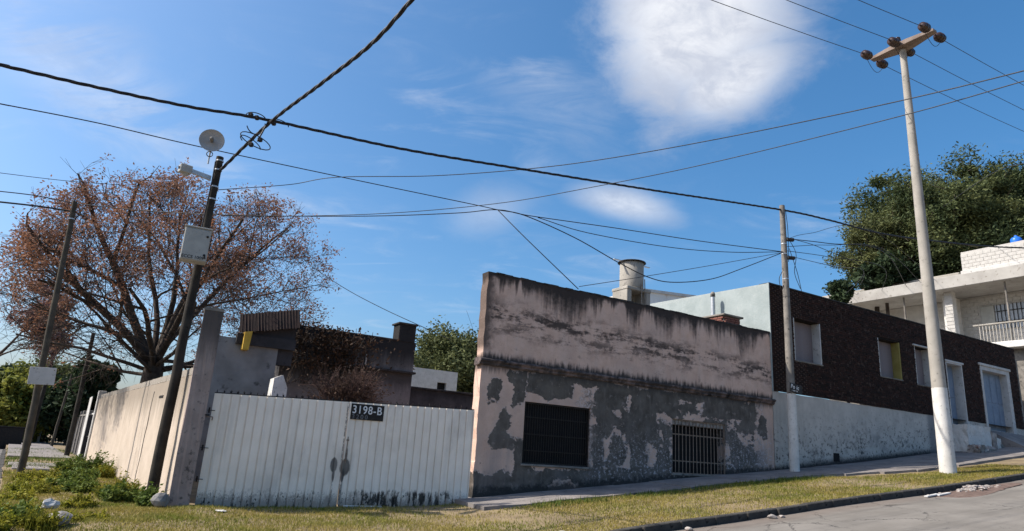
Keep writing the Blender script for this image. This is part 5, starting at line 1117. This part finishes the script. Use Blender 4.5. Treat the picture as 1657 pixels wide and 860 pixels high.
def weed(t, o_, rx, h, kind, lab, seed, n=700):
    """an untidy clump: several tufts of upright blades with small leaves between"""
    q = lw(t, o_); z = ground_at(q.x, q.y); r = np.random.default_rng(seed); e = empty('weed_clump', (q.x, q.y, z), 0, lab, 'weed')
    k = int(7 + rx * 14); th = r.uniform(0, 6.28, k); rad = np.sqrt(r.uniform(0, 1, k)) * rx * 1.15; ct = np.stack([np.cos(th) * rad, np.sin(th) * rad], 1); hh = h * r.uniform(.35, 1.1, k) * (1 - .45 * (rad / (rx * 1.15)) ** 2); sg_ = []; C = []
    for (cx, cy), H2 in zip(ct, hh):
        for _ in range(int(n / k * .30)):
            a = r.uniform(0, 6.28); l = abs(r.normal(0, .42)); p0 = np.array([cx + r.normal(0, .035), cy + r.normal(0, .035), -.03]); L2 = H2 * r.uniform(.5, 1.15); mid = p0 + np.array([math.cos(a) * l * .35 * L2, math.sin(a) * l * .35 * L2, L2 * .6]); tip = p0 + np.array([math.cos(a) * l * L2, math.sin(a) * l * L2, L2 * (1 - .25 * l)])
            sg_.append((p0, mid, .008, .007)); sg_.append((mid, tip, .007, .0015))
            if kind == 'weed_green' or r.random() < .45: C.append(mid + r.normal(scale=.03, size=3)); C.append(tip + r.normal(scale=.03, size=3)); C.append((mid + tip) / 2 + r.normal(scale=.04, size=3))
    link('leaves', leaf_mesh('leaves', np.array(C), .05 if kind == 'weed_green' else .032, 1.7 if kind == 'weed_green' else 2.6, -.2, seed=seed), kind, e)['kind'] = 'stuff'; link('blades', seg_mesh('blades', sg_, 3), kind, e)['kind'] = 'stuff'
WD = [(-3.7, 2.55, .55, .42, 'weed_lime', 'bright yellow-green weed at the kerb corner beside the pale stone'), (1.9, 2.35, .55, .40, 'weed_lime', 'yellow-green weed clump midway between the sign pole and the pale rag'), (.4, 2.6, .5, .34, 'weed_lime', 'yellow-green weed clump behind the white rag'),
      (1.4, .75, .62, .55, 'weed_lime', 'largest yellow-green weed against the cream wall by the corner pole'), (.6, .95, .5, .40, 'weed_green', 'broad dark leaved weed in front of the corner pole'), (2.6, 1.5, .5, .36, 'weed_green', 'green weed patch in the middle of the side verge'),
      (4.2, 1.6, .6, .42, 'weed_green', 'green weed patch farther back in the side verge'), (6.4, 1.2, .6, .45, 'weed_green', 'green bushy weed beyond the bare patch by the wall'), (9.6, .6, .5, .75, 'weed_green', 'dark green bush leaning on the far part of the cream wall'),
      (8.4, .45, .3, .55, 'weed_lime', 'slim yellow-green weed beside the dark green bush'), (-.35, .35, .3, .42, 'weed_green', 'dusty weed between the grey boulder and the pillar'), (5.6, 2.3, .55, .35, 'weed_lime', 'low yellow-green weed by the foot of the sign pole'), (-2.6, 1.8, .45, .25, 'weed_lime', 'sprawling olive weed beside the broken concrete lump'),
      (11.5, 1.2, .6, .45, 'weed_green', 'green weeds by the broken side pavement'), (-1.6, 2.85, .5, .3, 'weed_lime', 'straggly weed at the kerb left of the white rag'), (13.5, .8, .55, .5, 'weed_green', 'weeds below the end pier of the cream wall'), (3.4, 2.5, .5, .34, 'weed_lime', 'ragged yellow-green weed in the middle of the side verge'), (-.5, 1.7, .4, .28, 'weed_lime', 'thin yellow-green weed between boulder and white rag'), (7.6, 1.9, .5, .36, 'weed_lime', 'yellow-green weed just past the sign pole'), (-2.9, 2.8, .5, .38, 'weed_green', 'green weed behind the broken concrete lump')]
for i, a in enumerate(WD): weed(a[0], a[1], a[2] * .78, a[3] * .95, *a[4:], 200 + i, 1700 if a[2] > .5 else 1100)
# ================================================================== STONES, RUBBLE, LITTER
def rock(name, loc, s, label, mat, seed, cat='stone', group=None, jag=.06):
    bm = bmesh.new(); bmesh.ops.create_icosphere(bm, subdivisions=2, radius=1.0); r = random.Random(seed)
    cuts = [Vector((r.gauss(0, 1), r.gauss(0, 1), r.gauss(0, 1))).normalized() for _ in range(7)]
    for v in bm.verts:
        for c in cuts:
            d = v.co.dot(c)
            if d > .72: v.co -= c * (d - .72) * .9
        v.co *= r.uniform(1 - jag, 1 + jag); v.co = Vector((v.co.x * s[0], v.co.y * s[1], v.co.z * s[2]))
    bm.verts.index_update(); me = MB().add([v.co[:] for v in bm.verts], [[v.index for v in f.verts] for f in bm.faces]).mesh(name); bm.free()
    return tag(link(name, me, mat, None, loc, (0, 0, r.uniform(0, 6))), label, cat, group)
def on(x, y, dz=0.0): return (x, y, ground_at(x, y) + dz)
rock('boulder', on(-6.83, 14.62, .14), (.20, .19, .19), 'round grey boulder at the foot of the corner pole', 'stone_grey', 1)
rock('rag', on(-8.25, 13.35, .07), (.20, .10, .09), 'crumpled white rag lying among the weeds', 'rag_white', 2, 'litter', None, .3); rock('concrete_lump', on(-7.05, 11.75, .08), (.30, .17, .13), 'broken pale concrete lump near the kerb corner', 'rubble', 3, 'stone', None, .16)
rock('paper_scrap', on(-10.3, 17.3, .05), (.16, .10, .03), 'small flat white paper scrap in the side verge', 'rag_white', 4, 'litter'); rock('board_scrap', on(-5.55, 14.55, .02), (.20, .12, .02), 'flat pale board scrap in the grass before the gate', 'rag_white', 5, 'litter')
q = G0 + gu * 3.6 + gn * .12; MBp = MB().bbox(-.45, .45, -.06, .06, 0, .04, .008).build('metal_strip', 'rag_white', None, on(q.x, q.y, 0), (0, 0, AG)); tag(MBp, 'pale metal strip lying under the meeting of the gate leaves', 'litter')
q = fw(-.75, 4.95); rock('plastic_bag', (q.x, q.y, float(gz(-.75, 4.95)) + .06), (.17, .11, .085), 'white crumpled plastic bag by the street kerb', 'rag_white', 6, 'litter', None, .3)
q = fw(-.95, 4.85); rock('pink_wrapper', (q.x, q.y, float(gz(-.95, 4.85)) + .03), (.09, .07, .035), 'pinkish wrapper next to the white plastic bag', simple('wrapper_pink', (.55, .33, .30), (.65, .45, .42), 8, .7, .2), 7, 'litter')
for i, (u_, o_, s, lab) in enumerate(((2.0, 5.42, .07, 'small pale stone in the gutter below the split kerb'), (4.55, 5.40, .085, 'pale stone pair leaning on the kerb, the larger one'), (4.8, 5.45, .055, 'smaller stone of the pair leaning on the kerb'), (10.6, 5.55, .06, 'lone white pebble in the gutter before the rubble heap'))):
    q = fw(u_, o_); rock('gutter_stone', (q.x, q.y, float(rz(u_)) + s * .5), (s * 1.4, s, s * .7), lab, 'rubble', 20 + i)
rb_ = random.Random(44); fl = []
m = MB(); n = 26; vs = [(0, 0, .035)]; fs = []
for k in range(n):
    a = 6.283 * k / n; rr_ = (1.0 + .22 * math.sin(a * 3 + 1) + rb_.uniform(-.08, .08)); vs.append((2.6 * rr_ * math.cos(a), .50 * rr_ * math.sin(a), .0))
for k in range(n): fs.append((0, 1 + k, 1 + (k + 1) % n))
gs = math.atan(.112); hp = tag(m.add(vs, fs).build('red_grit', simple('grit_red', (.095, .062, .05), (.16, .115, .095), 5, .98, .9, c3=(.06, .038, .032), s3=18), None, fw(12.3, 5.72, float(rz(12.3)) + .012), (0, -gs, AF)), 'spilled red brick grit spread along the gutter', 'grit')
for i in range(52):
    u_ = 12.7 + rb_.gauss(.2, .62); o_ = 5.42 + abs(rb_.gauss(0, .19)); s = rb_.uniform(.03, .085); q = fw(u_, o_)
    rock('rubble_lump', (q.x, q.y, float(rz(u_)) + .035 + max(0, .10 - abs(u_ - 12.9) * .12) * rb_.uniform(.3, 1)), (s * rb_.uniform(1, 1.6), s, s * .6), 'pale broken masonry lump in the gutter rubble heap', 'rubble', 60 + i, 'rubble', 'masonry lumps of the gutter rubble heap', .18)
for i, (u_, o_) in enumerate(((11.2, 5.62), (10.7, 5.58))):
    q = fw(u_, o_, float(rz(u_)) + .02); tag(MB().bbox(-.32, .32, -.05, .05, 0, .04, .008).build('lath', 'rag_white', None, q, (0, -gs, AF + .05)), ('longer pale lath lying beside the rubble heap', 'shorter pale lath lying downhill of the rubble heap')[i], 'litter')
